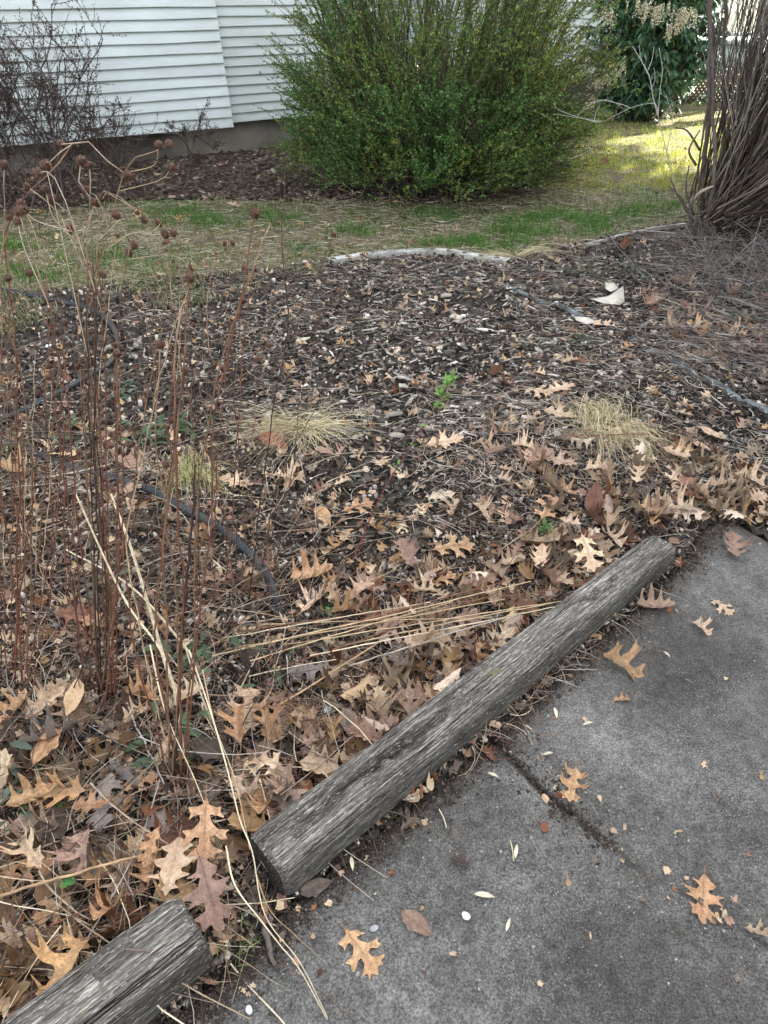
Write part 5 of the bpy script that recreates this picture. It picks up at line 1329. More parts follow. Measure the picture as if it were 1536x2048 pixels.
fallen((1320, 862), (1550, 990), 0.0022, (0.2, 0.12, 0.08), 'dark stem slanting to the right edge, lower of two', 0.05, 0.05)
fallen((955, 870), (1180, 860), 0.0018, red, 'thin dark stem lying left of the right hand tuft', 0.04, 0.08)
fallen((1000, 1100), (1080, 1040), 0.0016, straw, 'short straw stem above the pinkish grey leaf', 0.05, 0.06)
fallen((250, 1395), (330, 1570), 0.0025, (0.5, 0.46, 0.42), 'silvery stick lying in front of the crumpled leaves', 0.05, 0.04)
fallen((530, 1860), (545, 1920), 0.0065, (0.12, 0.10, 0.085), 'short dark stick end poking onto the concrete in the gap', 0.035, 0.034)
for a, b, lab in [((878, 1618), (893, 1655), 'thin straw sliver on the panel left of the joint'), ((1020, 1680), (1027, 1722), 'thin pale straw sliver in the middle of the path'), ((1052, 1450), (1064, 1462), 'tiny straw sliver beside the timber above the joint')]:
    za = PATH_Z + 0.004; P = spline([G(*a, za), G((a[0] + b[0]) / 2 + 2, (a[1] + b[1]) / 2, za), G(*b, za)], 8); mb = MB(); v, f = tubes(P[None], np.full((1, 8), 0.0014), 5, True); mb.add(v, f, pale); tag(mb.build('straw_sliver', M_straw), lab, 'straw')
# standing or leaning cut stalks, pale
CS = [([(345, 1375), (268, 1115), (222, 988)], 0.0052, pale, 'thick pale cut stalk leaning left, rightmost of the three', 0.25),
      ([(372, 1530), (335, 1330), (250, 1200), (150, 985)], 0.0034, pale, 'long pale cut stalk leaning left, middle of the three', 0.25),
      ([(395, 1325), (270, 1180), (130, 1098)], 0.0032, pale, 'pale cut stalk leaning far left, lowest of the three', 0.10),
      ([(425, 1450), (385, 1340), (370, 1290)], 0.0026, pale, 'short pale stalk beside the thick stems', 0.05)]
for pxs, r, c, lab, dy in CS:
    shoot(pxs, r, c, lab, dy, 'cut_stalk')
# long pale stems falling forward over the timber gap on to the path
def over(pxs, zs, r, label, col=pale):
    P = spline([G(a, b, z) for (a, b), z in zip(pxs, zs)], 50); mb = MB(); v, f = tubes(P[None], np.linspace(r, r * 0.35, 50)[None], 6, True); mb.add(v, f, col)
    tag(mb.build('bent_stem', M_straw, smooth=True), label, 'stem')
over([(378, 1300), (420, 1420), (455, 1540), (480, 1640), (505, 1705), (530, 1830), (600, 1925), (655, 2035)], [.30, .28, .25, .21, .18, .13, .06, .035], 0.0022, 'long pale stem bending from the stalks down onto the path')
over([(452, 1692), (470, 1770), (525, 1845), (560, 1890), (600, 1940), (655, 2040)], [.17, .16, .13, .10, .07, .035], 0.0020, 'pale kinked stem falling through the timber gap onto the path')
over([(510, 1742), (540, 1820), (590, 1870), (650, 1925)], [.11, .09, .05, .035], 0.0013, 'thin brown stem ending on the path beside the timber end', (0.35, 0.24, 0.14))
over([(300, 1290), (330, 1420), (390, 1560), (425, 1650)], [.22, .2, .12, .08], 0.0022, 'pale stem leaning into the leaves left of the timber end')
over([(405, 1340), (430, 1450), (470, 1560), (500, 1700)], [.26, .2, .14, .12], 0.0017, 'straw stem running down to the end of the timber', straw)

# ================================================================== DEAD PERENNIALS WITH SEED HEADS
import bmesh as _bm
_b = _bm.new(); _bm.ops.create_icosphere(_b, subdivisions=3, radius=1)
ICO = np.array([v.co[:] for v in _b.verts]); ICF = np.array([[v.index for v in f.verts] for f in _b.faces]); _b.free()
def head_mesh(seed, open_):
    """round ribbed seed head; open_ ones show a shiny pale rim and a hollow"""
    r = np.random.default_rng(seed)
    V = ICO.copy(); lon = np.arctan2(V[:, 1], V[:, 0]); lat = V[:, 2]
    d = 1 + 0.10 * np.sign(np.sin(lon * 11 + lat * 7)) * (np.abs(lat) < 0.92) + 0.10 * r.normal(size=len(V))
    V = V * d[:, None] * np.array([1, 1, 0.82])
    dark = np.array([0.035, 0.015, 0.010]); cop = np.array([0.15, 0.058, 0.024]); palec = np.array([0.62, 0.46, 0.26])
    t = np.clip(vnoise(lon * 3, lat * 3, seed) * 1.4 - 0.2, 0, 1)[:, None]
    col = dark * (1 - t) + cop * t
    if open_:
        top = V[:, 2] > 0.28; V[top, 2] = 0.30 - 0.45 * (1 - np.hypot(V[top, 0], V[top, 1])) 
        rim = (ICO[:, 2] > 0.05) & (ICO[:, 2] < 0.75); k = r.uniform(0.5, 1.0)
        col[rim] = (1 - k) * col[rim] + k * np.array([0.40, 0.20, 0.07]); seg = np.abs(np.sin(lon * 2.5)) > 0.55
        col[rim & seg] = palec
    mb = MB(); mb.add(V, ICF, col)
    # ragged sepals under the head
    for k in range(9):
        a = k * 0.698 + r.uniform(-.2, .2); c, s = math.cos(a), math.sin(a)
        q = np.array([(0.55 * c, 0.55 * s, -0.55), (0.95 * c - .16 * s, 0.95 * s + .16 * c, -0.55), (1.35 * c, 1.35 * s, -0.3 + 0.5 * r.uniform(-1, 1)), (0.95 * c + .16 * s, 0.95 * s - .16 * c, -0.55)])
        mb.add(q, np.array([[0, 1, 2, 3]]), (0.16, 0.065, 0.035))
    o = mb.build('seed_head', M_head, smooth=False, link=False); me = o.data; bpy.data.objects.remove(o); return me
M_head = material('seed_head', None, 0.42, 0.35, 300, 0.001, 500, spec=0.5)
HEADS = [head_mesh(s, s % 3 == 0) for s in range(9)]
def add_head(stalk, root, pos, r, updir):
    o = bpy.data.objects.new('seed_head', HEADS[random.randrange(9)]); C.objects.link(o); o.parent = stalk
    o.location = Vector(pos) - root.location; o.scale = (r, r, r * random.uniform(0.85, 1.1))
    u = Vector(updir) + Vector((random.gauss(0, .35), random.gauss(0, .35), random.gauss(0, .2))); o.rotation_euler = u.to_track_quat('Z', 'Y').to_euler()
scol = {'red': (0.145, 0.060, 0.036), 'dark': (0.050, 0.030, 0.023), 'tan': (0.40, 0.28, 0.17), 'pale': (0.42, 0.34, 0.25), 'brown': (0.17, 0.10, 0.06)}
def stalk_path(pxs, Yb, lean, n=40):
    b = G(pxs[0][0], pxs[0][1], 0.02); pts = [b]; m = len(pxs)
    h0, h1 = pxs[0][1], pxs[-1][1]
    for (a, c) in pxs[1:]: pts.append(RY(a, c, b[1] + lean * (h0 - c) / max(1, (h0 - h1))))
    return spline(pts, n)
def make_stalk(root, pxs, lean, r, col, branches=(), head=None, jig=0.012, top='pale', nodes=True):
    P = stalk_path(pxs, 0, lean); n = len(P); P[3:, :2] += (jig * 0.35 * rng.normal(size=(n - 3, 2))).cumsum(0) * 0.4
    mb = MB(); r = r * 0.9; rr = np.linspace(r, r * 0.45, n)
    if nodes: rr = rr * (1 + 0.45 * (np.arange(n) % 5 == 0))
    c0, c1 = np.array(scol[col]), np.array(scol[top]); t = np.clip((np.arange(n) / n - 0.80) * 4.0, 0, 1)[:, None]
    cc = (c0 * (1 - t) + c1 * t) * (0.75 + 0.5 * rng.uniform(size=(n, 1)))
    v, f = tubes(P[None], rr[None], 5, True); mb.add(v, f, rep(cc, 5))
    for k in range(4, n - 2, 2):                      # shrivelled leaf remains at the joints
        if random.random() < 0.62:
            a_ = random.uniform(0, 6.28); l_ = random.uniform(0.006, 0.022); d_ = np.array([math.cos(a_), math.sin(a_), random.uniform(-1.4, 0.5)]); d_ /= np.linalg.norm(d_)
            s_ = np.cross(d_, [0.3, 0.2, 0.9]) * l_ * 0.16; c_ = P[k]
            mb.add([c_ - s_ * 0.4, c_ + d_ * l_ * 0.5 - s_, c_ + d_ * l_ + UPV * l_ * 0.15, c_ + d_ * l_ * 0.5 + s_, c_ + s_ * 0.4], np.array([[0, 1, 2, 3, 4]]), np.array((0.11, 0.062, 0.042)) * random.uniform(0.5, 1.6))
    heads = []
    if head: heads.append((P[-1], head, P[-1] - P[-3]))
    for (s, pts, hr) in branches:
        k = int(s * (n - 1)); j = P[k]
        bp = [j]
        if isinstance(pts, int):                      # generated side branch
            for q in range(pts):
                a = random.uniform(0, 6.28); l = random.uniform(0.05, 0.14) * (1.15 - 0.3 * s)
                e = j + np.array([math.cos(a) * l * 0.6, math.sin(a) * l * 0.6, l * random.uniform(0.5, 1.0)])
                Q = spline([j, j * 0.5 + e * 0.5 + np.array([math.cos(a), math.sin(a), 0]) * l * 0.08, e], 8)
                v, f = tubes(Q[None], np.linspace(r * 0.5, r * 0.33, 8)[None], 4, True); mb.add(v, f, cc[k] * 1.05); heads.append((e, hr * random.uniform(0.8, 1.15), e - j))
        else:
            dy = 0
            for (a, b) in pts:
                dy += random.uniform(-0.03, 0.03); bp.append(RY(a, b, j[1] + dy))
            Q = spline(bp, 12); v, f = tubes(Q[None], np.linspace(r * 0.5, r * 0.32, 12)[None], 5, True); mb.add(v, f, np.array(scol[top]) * random.uniform(0.8, 1.1))
            if hr: heads.append((Q[-1], hr, Q[-1] - Q[-3]))
    so = local(mb.build('stalk', M_twig, smooth=True), root)
    for (p, hr, d) in heads: add_head(so, root, p, hr, d)
    return so
def clump(px, py, label): return empty('dead_perennial', tuple(G(px, py, 0.02)), label, 'plant')
HR = 0.0069
# clump behind, tall with most of the heads (base left of centre)
cA = clump(212, 1395, 'tall dead perennial with many copper seed heads, behind the pale cut stalks')
A = lambda *a, **k: make_stalk(cA, *a, **k)
A([(205, 1395), (185, 1000), (170, 640), (160, 420), (160, 330)], 0.10, 0.0024, 'dark', [(0.80, 1, HR), (0.9, 1, HR), (0.70, 1, HR)], HR)
A([(222, 1398), (215, 1000), (195, 620), (180, 520), (183, 440), (142, 365), (145, 325)], 0.12, 0.0023, 'red', [(0.82, [(130, 400), (97, 345), (75, 345)], HR * 1.1)], HR * 1.15)
A([(198, 1392), (170, 1000), (158, 700), (152, 540), (150, 470), (170, 400)], 0.08, 0.0022, 'dark', [(0.78, [(110, 410), (90, 330)], HR * 1.2)], HR)
A([(230, 1400), (205, 980), (190, 640), (187, 545), (175, 500), (120, 420), (62, 372)], 0.15, 0.0022, 'red', [(0.9, [(110, 440), (90, 378)], HR), (0.93, [(70, 440), (42, 408)], HR * 1.15)], HR)
A([(215, 1385), (235, 1000), (240, 700), (180, 560), (165, 540), (135, 430), (103, 400)], 0.12, 0.0020, 'brown', [(0.9, [(125, 440), (140, 458)], HR * 1.2)], HR * 1.2)
A([(206, 1400), (150, 980), (120, 700), (85, 560), (62, 480), (45, 425)], 0.10, 0.0024, 'red', [(0.86, [(50, 500), (35, 442)], HR), (0.75, 1, HR)], HR * 1.2)
A([(225, 1395), (190, 900), (178, 560), (180, 500), (240, 465), (262, 500)], 0.10, 0.0021, 'dark', [(0.93, [(238, 440), (232, 430)], HR * 1.1), (0.93, [(250, 480), (258, 505)], HR * 1.1)], HR * 1.15)
A([(232, 1390), (200, 880), (195, 620), (235, 460), (200, 372), (195, 380)], 0.12, 0.0020, 'brown', [(0.9, [(265, 466), (300, 470), (330, 468)], HR * 1.1)], HR)
A([(232, 1395), (225, 930), (235, 640), (258, 480), (282, 465), (325, 490)], 0.16, 0.0020, 'red', [(0.93, [(315, 455), (318, 445)], HR * 1.15), (0.93, [(330, 470), (347, 466)], HR), (0.9, [(340, 510), (384, 534)], HR * 1.1)], HR * 1.1)
A([(218, 1390), (170, 860), (165, 620), (175, 500), (225, 380), (290, 425)], 0.20, 0.0019, 'brown', [(0.95, [(292, 430), (288, 440)], HR)], HR * 1.1)
A([(200, 1385), (165, 820), (170, 600), (210, 480), (250, 330), (320, 298), (332, 287)], 0.22, 0.0019, 'brown', [(0.93, [(308, 330), (317, 289)], HR), (0.90, [(320, 360), (343, 334)], HR)], HR, top='tan')
A([(190, 1385), (120, 900), (95, 700), (85, 590), (80, 540), (45, 440), (36, 425)], 0.08, 0.0020, 'red', [(0.7, 1, HR)], HR, top='pale')
A([(212, 1388), (150, 760), (110, 600), (80, 520), (50, 300), (45, 460)], 0.1, 0.0018, 'brown', [], None, top='pale') if False else None
for k in range(8):
    bx = 215 + random.gauss(0, 38); by = 1392 + random.gauss(0, 22); tx = 200 + random.gauss(0, 85); ty = random.uniform(480, 860)
    A([(bx, by), (bx * 0.6 + tx * 0.4 + random.gauss(0, 10), by * 0.6 + ty * 0.4), (bx * .25 + tx * .75 + random.gauss(0, 8), by * .25 + ty * .75), (tx, ty)], random.uniform(0, 0.15), random.uniform(0.0014, 0.0026), random.choice(['red', 'dark', 'dark', 'brown']), [(random.uniform(0.6, 0.95), 1, HR * 0.85) for _ in range(random.choice([1, 2]))], HR * 0.9, top='brown')
# the big bent pale stem with a head at its end, arching over the left
cB = clump(28, 1365, 'dead perennial at the left edge with an arched pale top stem')
make_stalk(cB, [(30, 1365), (38, 1000), (20, 700), (0, 460), (100, 330), (150, 276), (190, 310), (243, 348)], 0.12, 0.0026, 'red', [(0.93, [(120, 305), (96, 328)], HR * 1.25), (0.95, [(128, 288), (122, 288)], HR)], HR * 1.2)
make_stalk(cB, [(50, 1372), (62, 1050), (45, 760), (10, 600), (8, 330)], 0.1, 0.0022, 'brown', [(0.8, 1, HR), (0.9, 2, HR)], HR)
for k in range(9):
    bx = 40 + random.gauss(0, 24); by = 1365 + random.gauss(0, 16); tx = 30 + random.gauss(0, 48); ty = random.uniform(520, 960)
    make_stalk(cB, [(bx, by), (bx * 0.6 + tx * 0.4 + random.gauss(0, 8), by * 0.6 + ty * 0.4), (tx, ty)], random.uniform(0, 0.1), random.uniform(0.0014, 0.0024), random.choice(['red', 'red', 'brown']), [(random.uniform(0.6, 0.95), 1, HR * 0.85)], HR * 0.9, top='brown')
# front clump at the heap of leaves
cC = clump(352, 1558, 'front clump of thick dead stems rising from russet leaves')
for (pxs, ln, r, cl, tp, hd) in [
    ([(350, 1560), (350, 1330), (372, 1130), (388, 940)], 0.12, 0.0048, 'dark', 'dark', None),
    ([(340, 1555), (330, 1300), (330, 1080), (345, 850), (362, 640), (370, 560)], 0.14, 0.0030, 'brown', 'red', HR),
    ([(362, 1562), (362, 1330), (365, 1150), (352, 900), (352, 700), (358, 620)], 0.12, 0.0034, 'red', 'tan', None),
    ([(355, 1550), (310, 1300), (318, 1090), (335, 860), (350, 740)], 0.12, 0.0026, 'red', 'red', HR * 0.8),
    ([(345, 1565), (348, 1200), (318, 1000), (300, 860), (297, 690)], 0.1, 0.0024, 'brown', 'tan', HR * 0.9),
    ([(365, 1560), (400, 1300), (425, 1080), (440, 900), (470, 720), (505, 560), (528, 425)], 0.30, 0.0027, 'red', 'red', HR * 1.2),
    ([(372, 1555), (395, 1290), (400, 1080), (432, 850), (480, 660), (560, 442)], 0.30, 0.0024, 'brown', 'tan', None),
    ([(345, 1550), (280, 1250), (255, 1080), (300, 860), (340, 690), (385, 560)], 0.14, 0.0020, 'tan', 'tan', None),
    ([(335, 1545), (262, 1300), (235, 1100), (225, 900), (205, 720)], 0.12, 0.0024, 'red', 'brown', HR)]:
    make_stalk(cC, pxs, ln, r, cl, [(random.uniform(0.7, 0.9), 1, HR * 0.9)] if hd else [], hd, top=tp)
# slender clump to the right
cD = clump(500, 1200, 'slender dead stems at the right of the stalks, tallest beside the bush')
make_stalk(cD, [(498, 1200), (512, 1085), (528, 930), (552, 780), (575, 660), (590, 560), (625, 420), (567, 345)][:5] + [(560, 520), (567, 345)], 0.35, 0.0026, 'dark', [(0.86, [(600, 620), (668, 468)], HR * 1.0), (0.6, [(538, 690)], HR), (0.7, 1, HR * 0.8)], None, top='red')
make_stalk(cD, [(445, 1205), (465, 1070), (490, 880), (508, 700), (530, 530), (545, 450)], 0.25, 0.0022, 'red', [(0.95, [(468, 510), (448, 487)], HR), (0.95, [(480, 520), (466, 485)], HR), (0.9, [(500, 560), (487, 536)], HR * 0.9)], None, top='brown')
make_stalk(cD, [(535, 1430), (540, 1300), (545, 1180), (538, 1080)], 0.05, 0.0014, 'red', [], None, top='red')
make_stalk(cD, [(470, 1190), (440, 1000), (400, 800), (375, 650)], 0.2, 0.0016, 'brown', [(0.8, 2, HR * 0.8)], HR * 0.8, top='brown')
for (a, b, ty) in [(430, 1220, 640), (395, 1240, 700), (520, 1180, 760), (470, 1215, 900), (560, 1165, 940), (410, 1180, 560)]:
    make_stalk(cD, [(a, b), (a + random.gauss(0, 14), (b + ty) / 2), (a + random.gauss(20, 40), ty)], 0.2, random.uniform(0.0013, 0.0019), random.choice(['red', 'brown']), [(0.8, 1, HR * 0.85)], HR * 0.85, top='brown')
for (pxs_, ln_) in [([(470, 1180), (480, 960), (470, 760), (452, 588)], 0.25), ([(545, 1170), (580, 960), (600, 800), (640, 640)], 0.3), ([(400, 1200), (398, 960), (386, 760), (383, 545)], 0.2), ([(520, 1150), (570, 940), (660, 760), (735, 505)], 0.4)]:
    make_stalk(cD, pxs_, ln_, 0.0016, 'dark', [(0.85, 1, HR * 0.9), (0.7, 1, HR * 0.8)], HR, top='brown')
# short far clump near the lawn
cE = clump(330, 800, 'thin dead stems in the upper left near the lawn')
for k in range(14):
    bx = 330 + random.gauss(0, 130); by = 800 + random.gauss(0, 60); tx = bx + random.gauss(5, 30); ty = by - random.uniform(180, 330)
    make_stalk(cE, [(bx, by), ((bx + tx) / 2 + random.gauss(0, 8), (by + ty) / 2), (tx, ty)], random.uniform(0, 0.2), random.uniform(0.0014, 0.0020), random.choice(['brown', 'tan', 'red']), [(random.uniform(0.7, 0.95), 1, HR)], HR, top='tan')
# left far upright clump (thin, at hose loop)
cF = clump(110, 1180, 'loose thin dead stems between hose and left edge')
for k in range(15):
    bx = 120 + random.gauss(0, 80); by = 1160 + random.gauss(0, 90); tx = bx + random.gauss(-5, 40); ty = by - random.uniform(260, 620)
    make_stalk(cF, [(bx, by), ((bx + tx) / 2 + random.gauss(0, 10), (by + ty) / 2), (tx, ty)], random.uniform(0, 0.2), random.uniform(0.0012, 0.0021), random.choice(['brown', 'tan', 'red', 'dark']), [(random.uniform(0.7, 0.95), 1, HR)], HR, top='tan')

# ================================================================== SHRUBS
def leafquads(mb, P, Dv, L_, W_, col, rngl, fold=0.2):
    n = len(P); Dv = Dv / (np.linalg.norm(Dv, axis=1, keepdims=True) + 1e-9)
    r = rngl.normal(size=(n, 3)); S = np.cross(Dv, r); S /= (np.linalg.norm(S, axis=1, keepdims=True) + 1e-9)
    L_ = np.broadcast_to(L_, (n,))[:, None]; W_ = np.broadcast_to(W_, (n,))[:, None]
    V = np.stack([P, P + Dv * L_ * .5 + S * W_ * .5, P + Dv * L_, P + Dv * L_ * .5 - S * W_ * .5], 1)
    Q = (np.arange(n) * 4)[:, None] + np.arange(4)[None]
    mb.add(V.reshape(-1, 3), Q, rep(col, 4))
def lerpP(P, s):
    """P (n,m,3), s (n,) in 0..1"""
    n, m, _ = P.shape; k = np.clip((s * (m - 1)).astype(int), 0, m - 2); f = (s * (m - 1) - k)[:, None]
    a = P[np.arange(n), k]; b = P[np.arange(n), k + 1]; return a * (1 - f) + b * f, b - a

# --- big green bush
R_ = np.random.default_rng(5)
bc = np.array([0.48, 7.0, 0.03])
bush = empty('green_bush', tuple(bc), 'big twiggy bush covered in tiny fresh green leaves against the house', 'bush')
nb_ = 980; m = 12
th = R_.uniform(0, 2 * math.pi, nb_); rb = 0.55 * np.sqrt(R_.uniform(size=nb_)); th2 = th + R_.normal(0, 0.35, nb_)
u = R_.uniform(size=nb_); rt = (0.22 + 1.08 * np.sqrt(u))
zt = np.where(R_.uniform(size=nb_) < 0.66, R_.uniform(0.16, 1.1, nb_), R_.uniform(1.1, 2.2, nb_)) * (1.08 - 0.30 * (rt / 1.5) ** 2)
rt = np.where(zt < 0.9, np.maximum(rt, R_.uniform(0.6, 1.22, nb_)), rt)
B0 = np.stack([bc[0] + rb * np.cos(th) * 1.3, bc[1] + rb * np.sin(th), np.full(nb_, 0.02)], -1)
B1 = np.stack([bc[0] + 0.02 + rt * np.cos(th2) * 1.08, bc[1] + rt * np.sin(th2) * 0.92, zt], -1)
s = np.linspace(0, 1, m)
P = B0[:, None] * (1 - s[None, :, None]) + B1[:, None] * s[None, :, None]
P[:, :, 2] = B1[:, 2:3] * (1 - (1 - s[None]) ** 1.5) * 1.0
P += (R_.normal(0, 0.014, (nb_, m, 3))).cumsum(1) * (s[None, :, None] > 0)
tw = MB(); v, f = tubes(P, (0.0062 * R_.lognormal(0, 0.3, nb_))[:, None] * np.linspace(1, 0.3, m)[None], 4); tw.add(v, f, rep(pick([(0.07, 0.055, 0.04), (0.10, 0.08, 0.06), (0.05, 0.04, 0.03)], nb_), m * 4))
nt2 = 9; idx = np.repeat(np.arange(nb_), nt2); ss = 0.22 + 0.78 * R_.uniform(size=len(idx)) ** 0.85
J, Tn = lerpP(P[idx], ss); Tn /= np.linalg.norm(Tn, axis=1, keepdims=True)
outw = (J - bc) * np.array([1, 1, 0.15]); outw /= (np.linalg.norm(outw, axis=1, keepdims=True) + 1e-9)
dirn = Tn * 0.9 + outw * 0.45 + R_.normal(0, 0.45, (len(idx), 3)) + np.array([0, 0, 0.30]); dirn /= np.linalg.norm(dirn, axis=1, keepdims=True)
Lt = R_.uniform(0.10, 0.34, len(idx)); m2 = 6; s2 = np.linspace(0, 1, m2)
TW = J[:, None] + dirn[:, None] * (Lt[:, None] * s2[None])[:, :, None] + np.array([0, 0, 0.10]) * (s2 ** 2)[None, :, None] * Lt[:, None, None] + R_.normal(0, 0.006, (len(idx), m2, 3)).cumsum(1)
TW[:, :, 2] = np.maximum(TW[:, :, 2], 0.04)
v, f = tubes(TW, np.full((len(idx), m2), 0.0024) * np.linspace(1, 0.5, m2), 3); tw.add(v, f, rep(pick([(0.10, 0.085, 0.05), (0.14, 0.12, 0.07)], len(idx)), m2 * 3))
# tangle of bare low twigs at the foot
nlow = 260; a = R_.uniform(0, 2 * math.pi, nlow); r1 = R_.uniform(0.3, 1.1, nlow)
p0 = np.stack([bc[0] + 0.4 * np.cos(a) * 1.2, bc[1] + 0.35 * np.sin(a), np.full(nlow, 0.03)], -1); p2 = np.stack([bc[0] + r1 * np.cos(a + R_.normal(0, .3, nlow)) * 1.05, bc[1] + r1 * np.sin(a) * 0.85, R_.uniform(0.04, 0.4, nlow)], -1)
s3 = np.linspace(0, 1, 9)[None, :, None]; p1 = (p0 + p2) / 2 + np.stack([R_.normal(0, .06, nlow), R_.normal(0, .06, nlow), R_.uniform(0.05, 0.35, nlow)], -1)
LP = p0[:, None] * (1 - s3) ** 2 + 2 * p1[:, None] * s3 * (1 - s3) + p2[:, None] * s3 ** 2 + R_.normal(0, 0.008, (nlow, 9, 3)).cumsum(1)
LP[:, :, 2] = np.maximum(LP[:, :, 2], 0.03)
v, f = tubes(LP, np.full((nlow, 9), 0.0042) * np.linspace(1, 0.4, 9), 4); tw.add(v, f, rep(pick([(0.15, 0.12, 0.10), (0.09, 0.07, 0.055), (0.22, 0.19, 0.16)], nlow), 36))
local(tw.build('branches', M_twig), bush)
fo = MB(); nl_ = 25
li = np.repeat(np.arange(len(idx)), nl_); sl = R_.uniform(0.05, 1, len(li)); Q, Td = lerpP(TW[li], sl)
keep = (Q[:, 2] > 0.13) & ((Q[:, 2] > 0.30) | (R_.uniform(size=len(li)) < 0.6)) & (fbm(Q[:, 0] * 3.1 + 4, Q[:, 2] * 3.1 + Q[:, 1], 91) > 0.26)
Q, Td = Q[keep], Td[keep]
Td = Td / np.linalg.norm(Td, axis=1, keepdims=True) * 0.7 + R_.normal(0, 0.7, Q.shape)
ton = fbm(Q[:, 0] * 2.5, Q[:, 2] * 2.5 + Q[:, 1], 93)
cg = pick([(0.075, 0.18, 0.038), (0.12, 0.245, 0.050), (0.055, 0.135, 0.034)], len(Q)); cyl = pick([(0.22, 0.27, 0.045), (0.28, 0.27, 0.055), (0.17, 0.25, 0.05)], len(Q))
wy = np.clip((ton - 0.42) * 3, 0, 0.45) + 0.6 * np.clip((Q[:, 0] - 0.9) / 0.8, 0, 1) + 0.15 * np.clip(Q[:, 2] - 1.0, 0, 1)  # more yellow leaves to the right, painting sunlight on that edge
cc = np.where((R_.uniform(size=len(Q)) < wy)[:, None], cyl, cg)
leafquads(fo, Q, Td, R_.uniform(0.014, 0.030, len(Q)), R_.uniform(0.008, 0.015, len(Q)), cc, R_)
# leaves set directly on the main stems
ms = np.repeat(np.arange(nb_), 56); Qm, Tm = lerpP(P[ms], 0.25 + 0.75 * R_.uniform(size=len(ms)))
km = (Qm[:, 2] > 0.16) & ((Qm[:, 2] < 0.9) | (R_.uniform(size=len(Qm)) < 0.85)); Qm = Qm[km]; 
leafquads(fo, Qm + R_.normal(0, 0.01, Qm.shape), R_.normal(size=Qm.shape) + np.array([0, 0, 0.5]), R_.uniform(0.014, 0.028, len(Qm)), R_.uniform(0.008, 0.014, len(Qm)), pick([(0.055, 0.125, 0.028), (0.085, 0.17, 0.038), (0.13, 0.18, 0.04)], len(Qm)), R_)
local(fo.build('foliage', M_leafg), bush)

# --- bare dark shrub, upper left
R_ = np.random.default_rng(9)
sc0 = RY(120, 395, 6.35); sc0[2] = 0.02
bare = empty('bare_shrub', tuple(sc0), 'leafless dark shrub with reddish buds in front of the siding, upper left', 'shrub')
tw = MB(); buds = []
def grow(p, d, L_, r, depth):
    n = 7; pts = [p]; q = p.copy(); dd = d.copy()
    for k in range(n - 1):
        dd = dd + R_.normal(0, 0.16, 3) + np.array([0, 0, 0.05]); dd /= np.linalg.norm(dd); q = q + dd * L_ / (n - 1); pts.append(q.copy())
    pts = np.array(pts); pts[:, 2] = np.maximum(pts[:, 2], 0.02)
    v, f = tubes(pts[None], np.linspace(r, r * 0.6, n)[None], 4 if depth < 2 else 3); c = np.array((0.055, 0.038, 0.038)) * R_.uniform(0.7, 1.5) if depth else np.array((0.12, 0.10, 0.09)); tw.add(v, f, c)
    if depth >= 1:
        for k in range(1, n):
            for _ in range(2): buds.append((pts[k] + R_.normal(0, 0.006, 3), dd + R_.normal(0, 0.8, 3)))
    if depth < 3:
        for _ in range([6, 4, 3][depth]):
            k = R_.integers(2, n); e = d * 0.5 + R_.normal(0, 0.55, 3) + np.array([0, 0, 0.25]); e /= np.linalg.norm(e)
            grow(pts[k], e, L_ * R_.uniform(0.4, 0.62), r * 0.6, depth + 1)
for k in range(22):
    a = R_.uniform(0, 2 * math.pi); b = sc0 + np.array([R_.normal(-0.05, 0.42), R_.normal(0, 0.18), 0])
    d = np.array([R_.normal(0.0, 0.42), R_.normal(0, 0.25), 1.0]); d /= np.linalg.norm(d)
    hgt = 1.0 if b[0] < sc0[0] + 0.25 else 0.62
    grow(b, d, hgt * R_.uniform(0.65, 1.15), 0.0085, 0)
for k in range(16):   # low thicket
    b = sc0 + np.array([R_.uniform(-0.7, 0.6), R_.normal(0, 0.2), 0]); d = np.array([R_.normal(0.1, 0.7), R_.normal(0, 0.4), 0.7]); d /= np.linalg.norm(d)
    grow(b, d, 0.5 * R_.uniform(0.6, 1.1), 0.005, 1)
local(tw.build('branches', M_twig), bare)
bd = MB(); Pb = np.array([b[0] for b in buds]); Db = np.array([b[1] for b in buds])
leafquads(bd, Pb, Db, R_.uniform(0.009, 0.020, len(Pb)), R_.uniform(0.006, 0.011, len(Pb)), pick([(0.060, 0.028, 0.028), (0.045, 0.036, 0.026), (0.075, 0.055, 0.03)], len(Pb)), R_)
local(bd.build('buds', M_leafg), bare)

# --- broom-like shrub on the right
R_ = np.random.default_rng(21)
rc = G(1425, 482, 0.06)
brm = empty('broom_shrub', tuple(rc), 'large bare brown shrub of dense sweeping twigs at the right edge', 'shrub')
tw = MB()
for (a, b, lean, r) in [((1398, 480), (1412, -60), 0.25, 0.017), ((1412, 488), (1436, -60), 0.0, 0.015), ((1430, 480), (1470, -60), 0.35, 0.016), ((1390, 470), (1402, 60), 0.1, 0.012)]:
    b0 = G(a[0], a[1], 0.05); t = RY(b[0], b[1], b0[1] + lean); Pm = spline([b0, b0 * 0.55 + t * 0.45 + np.array([0.03, 0, -0.02]), t], 26); Pm[1:] += R_.normal(0, 0.006, (25, 3)).cumsum(0)
    v, f = tubes(Pm[None], (np.linspace(r, r * 0.55, 26) * (1 + 0.12 * R_.normal(size=26)))[None], 9); tw.add(v, f, rep(pick([(0.11, 0.09, 0.08)], 26), 9))
local(tw.build('trunk', M_twig), brm)
tw = MB()
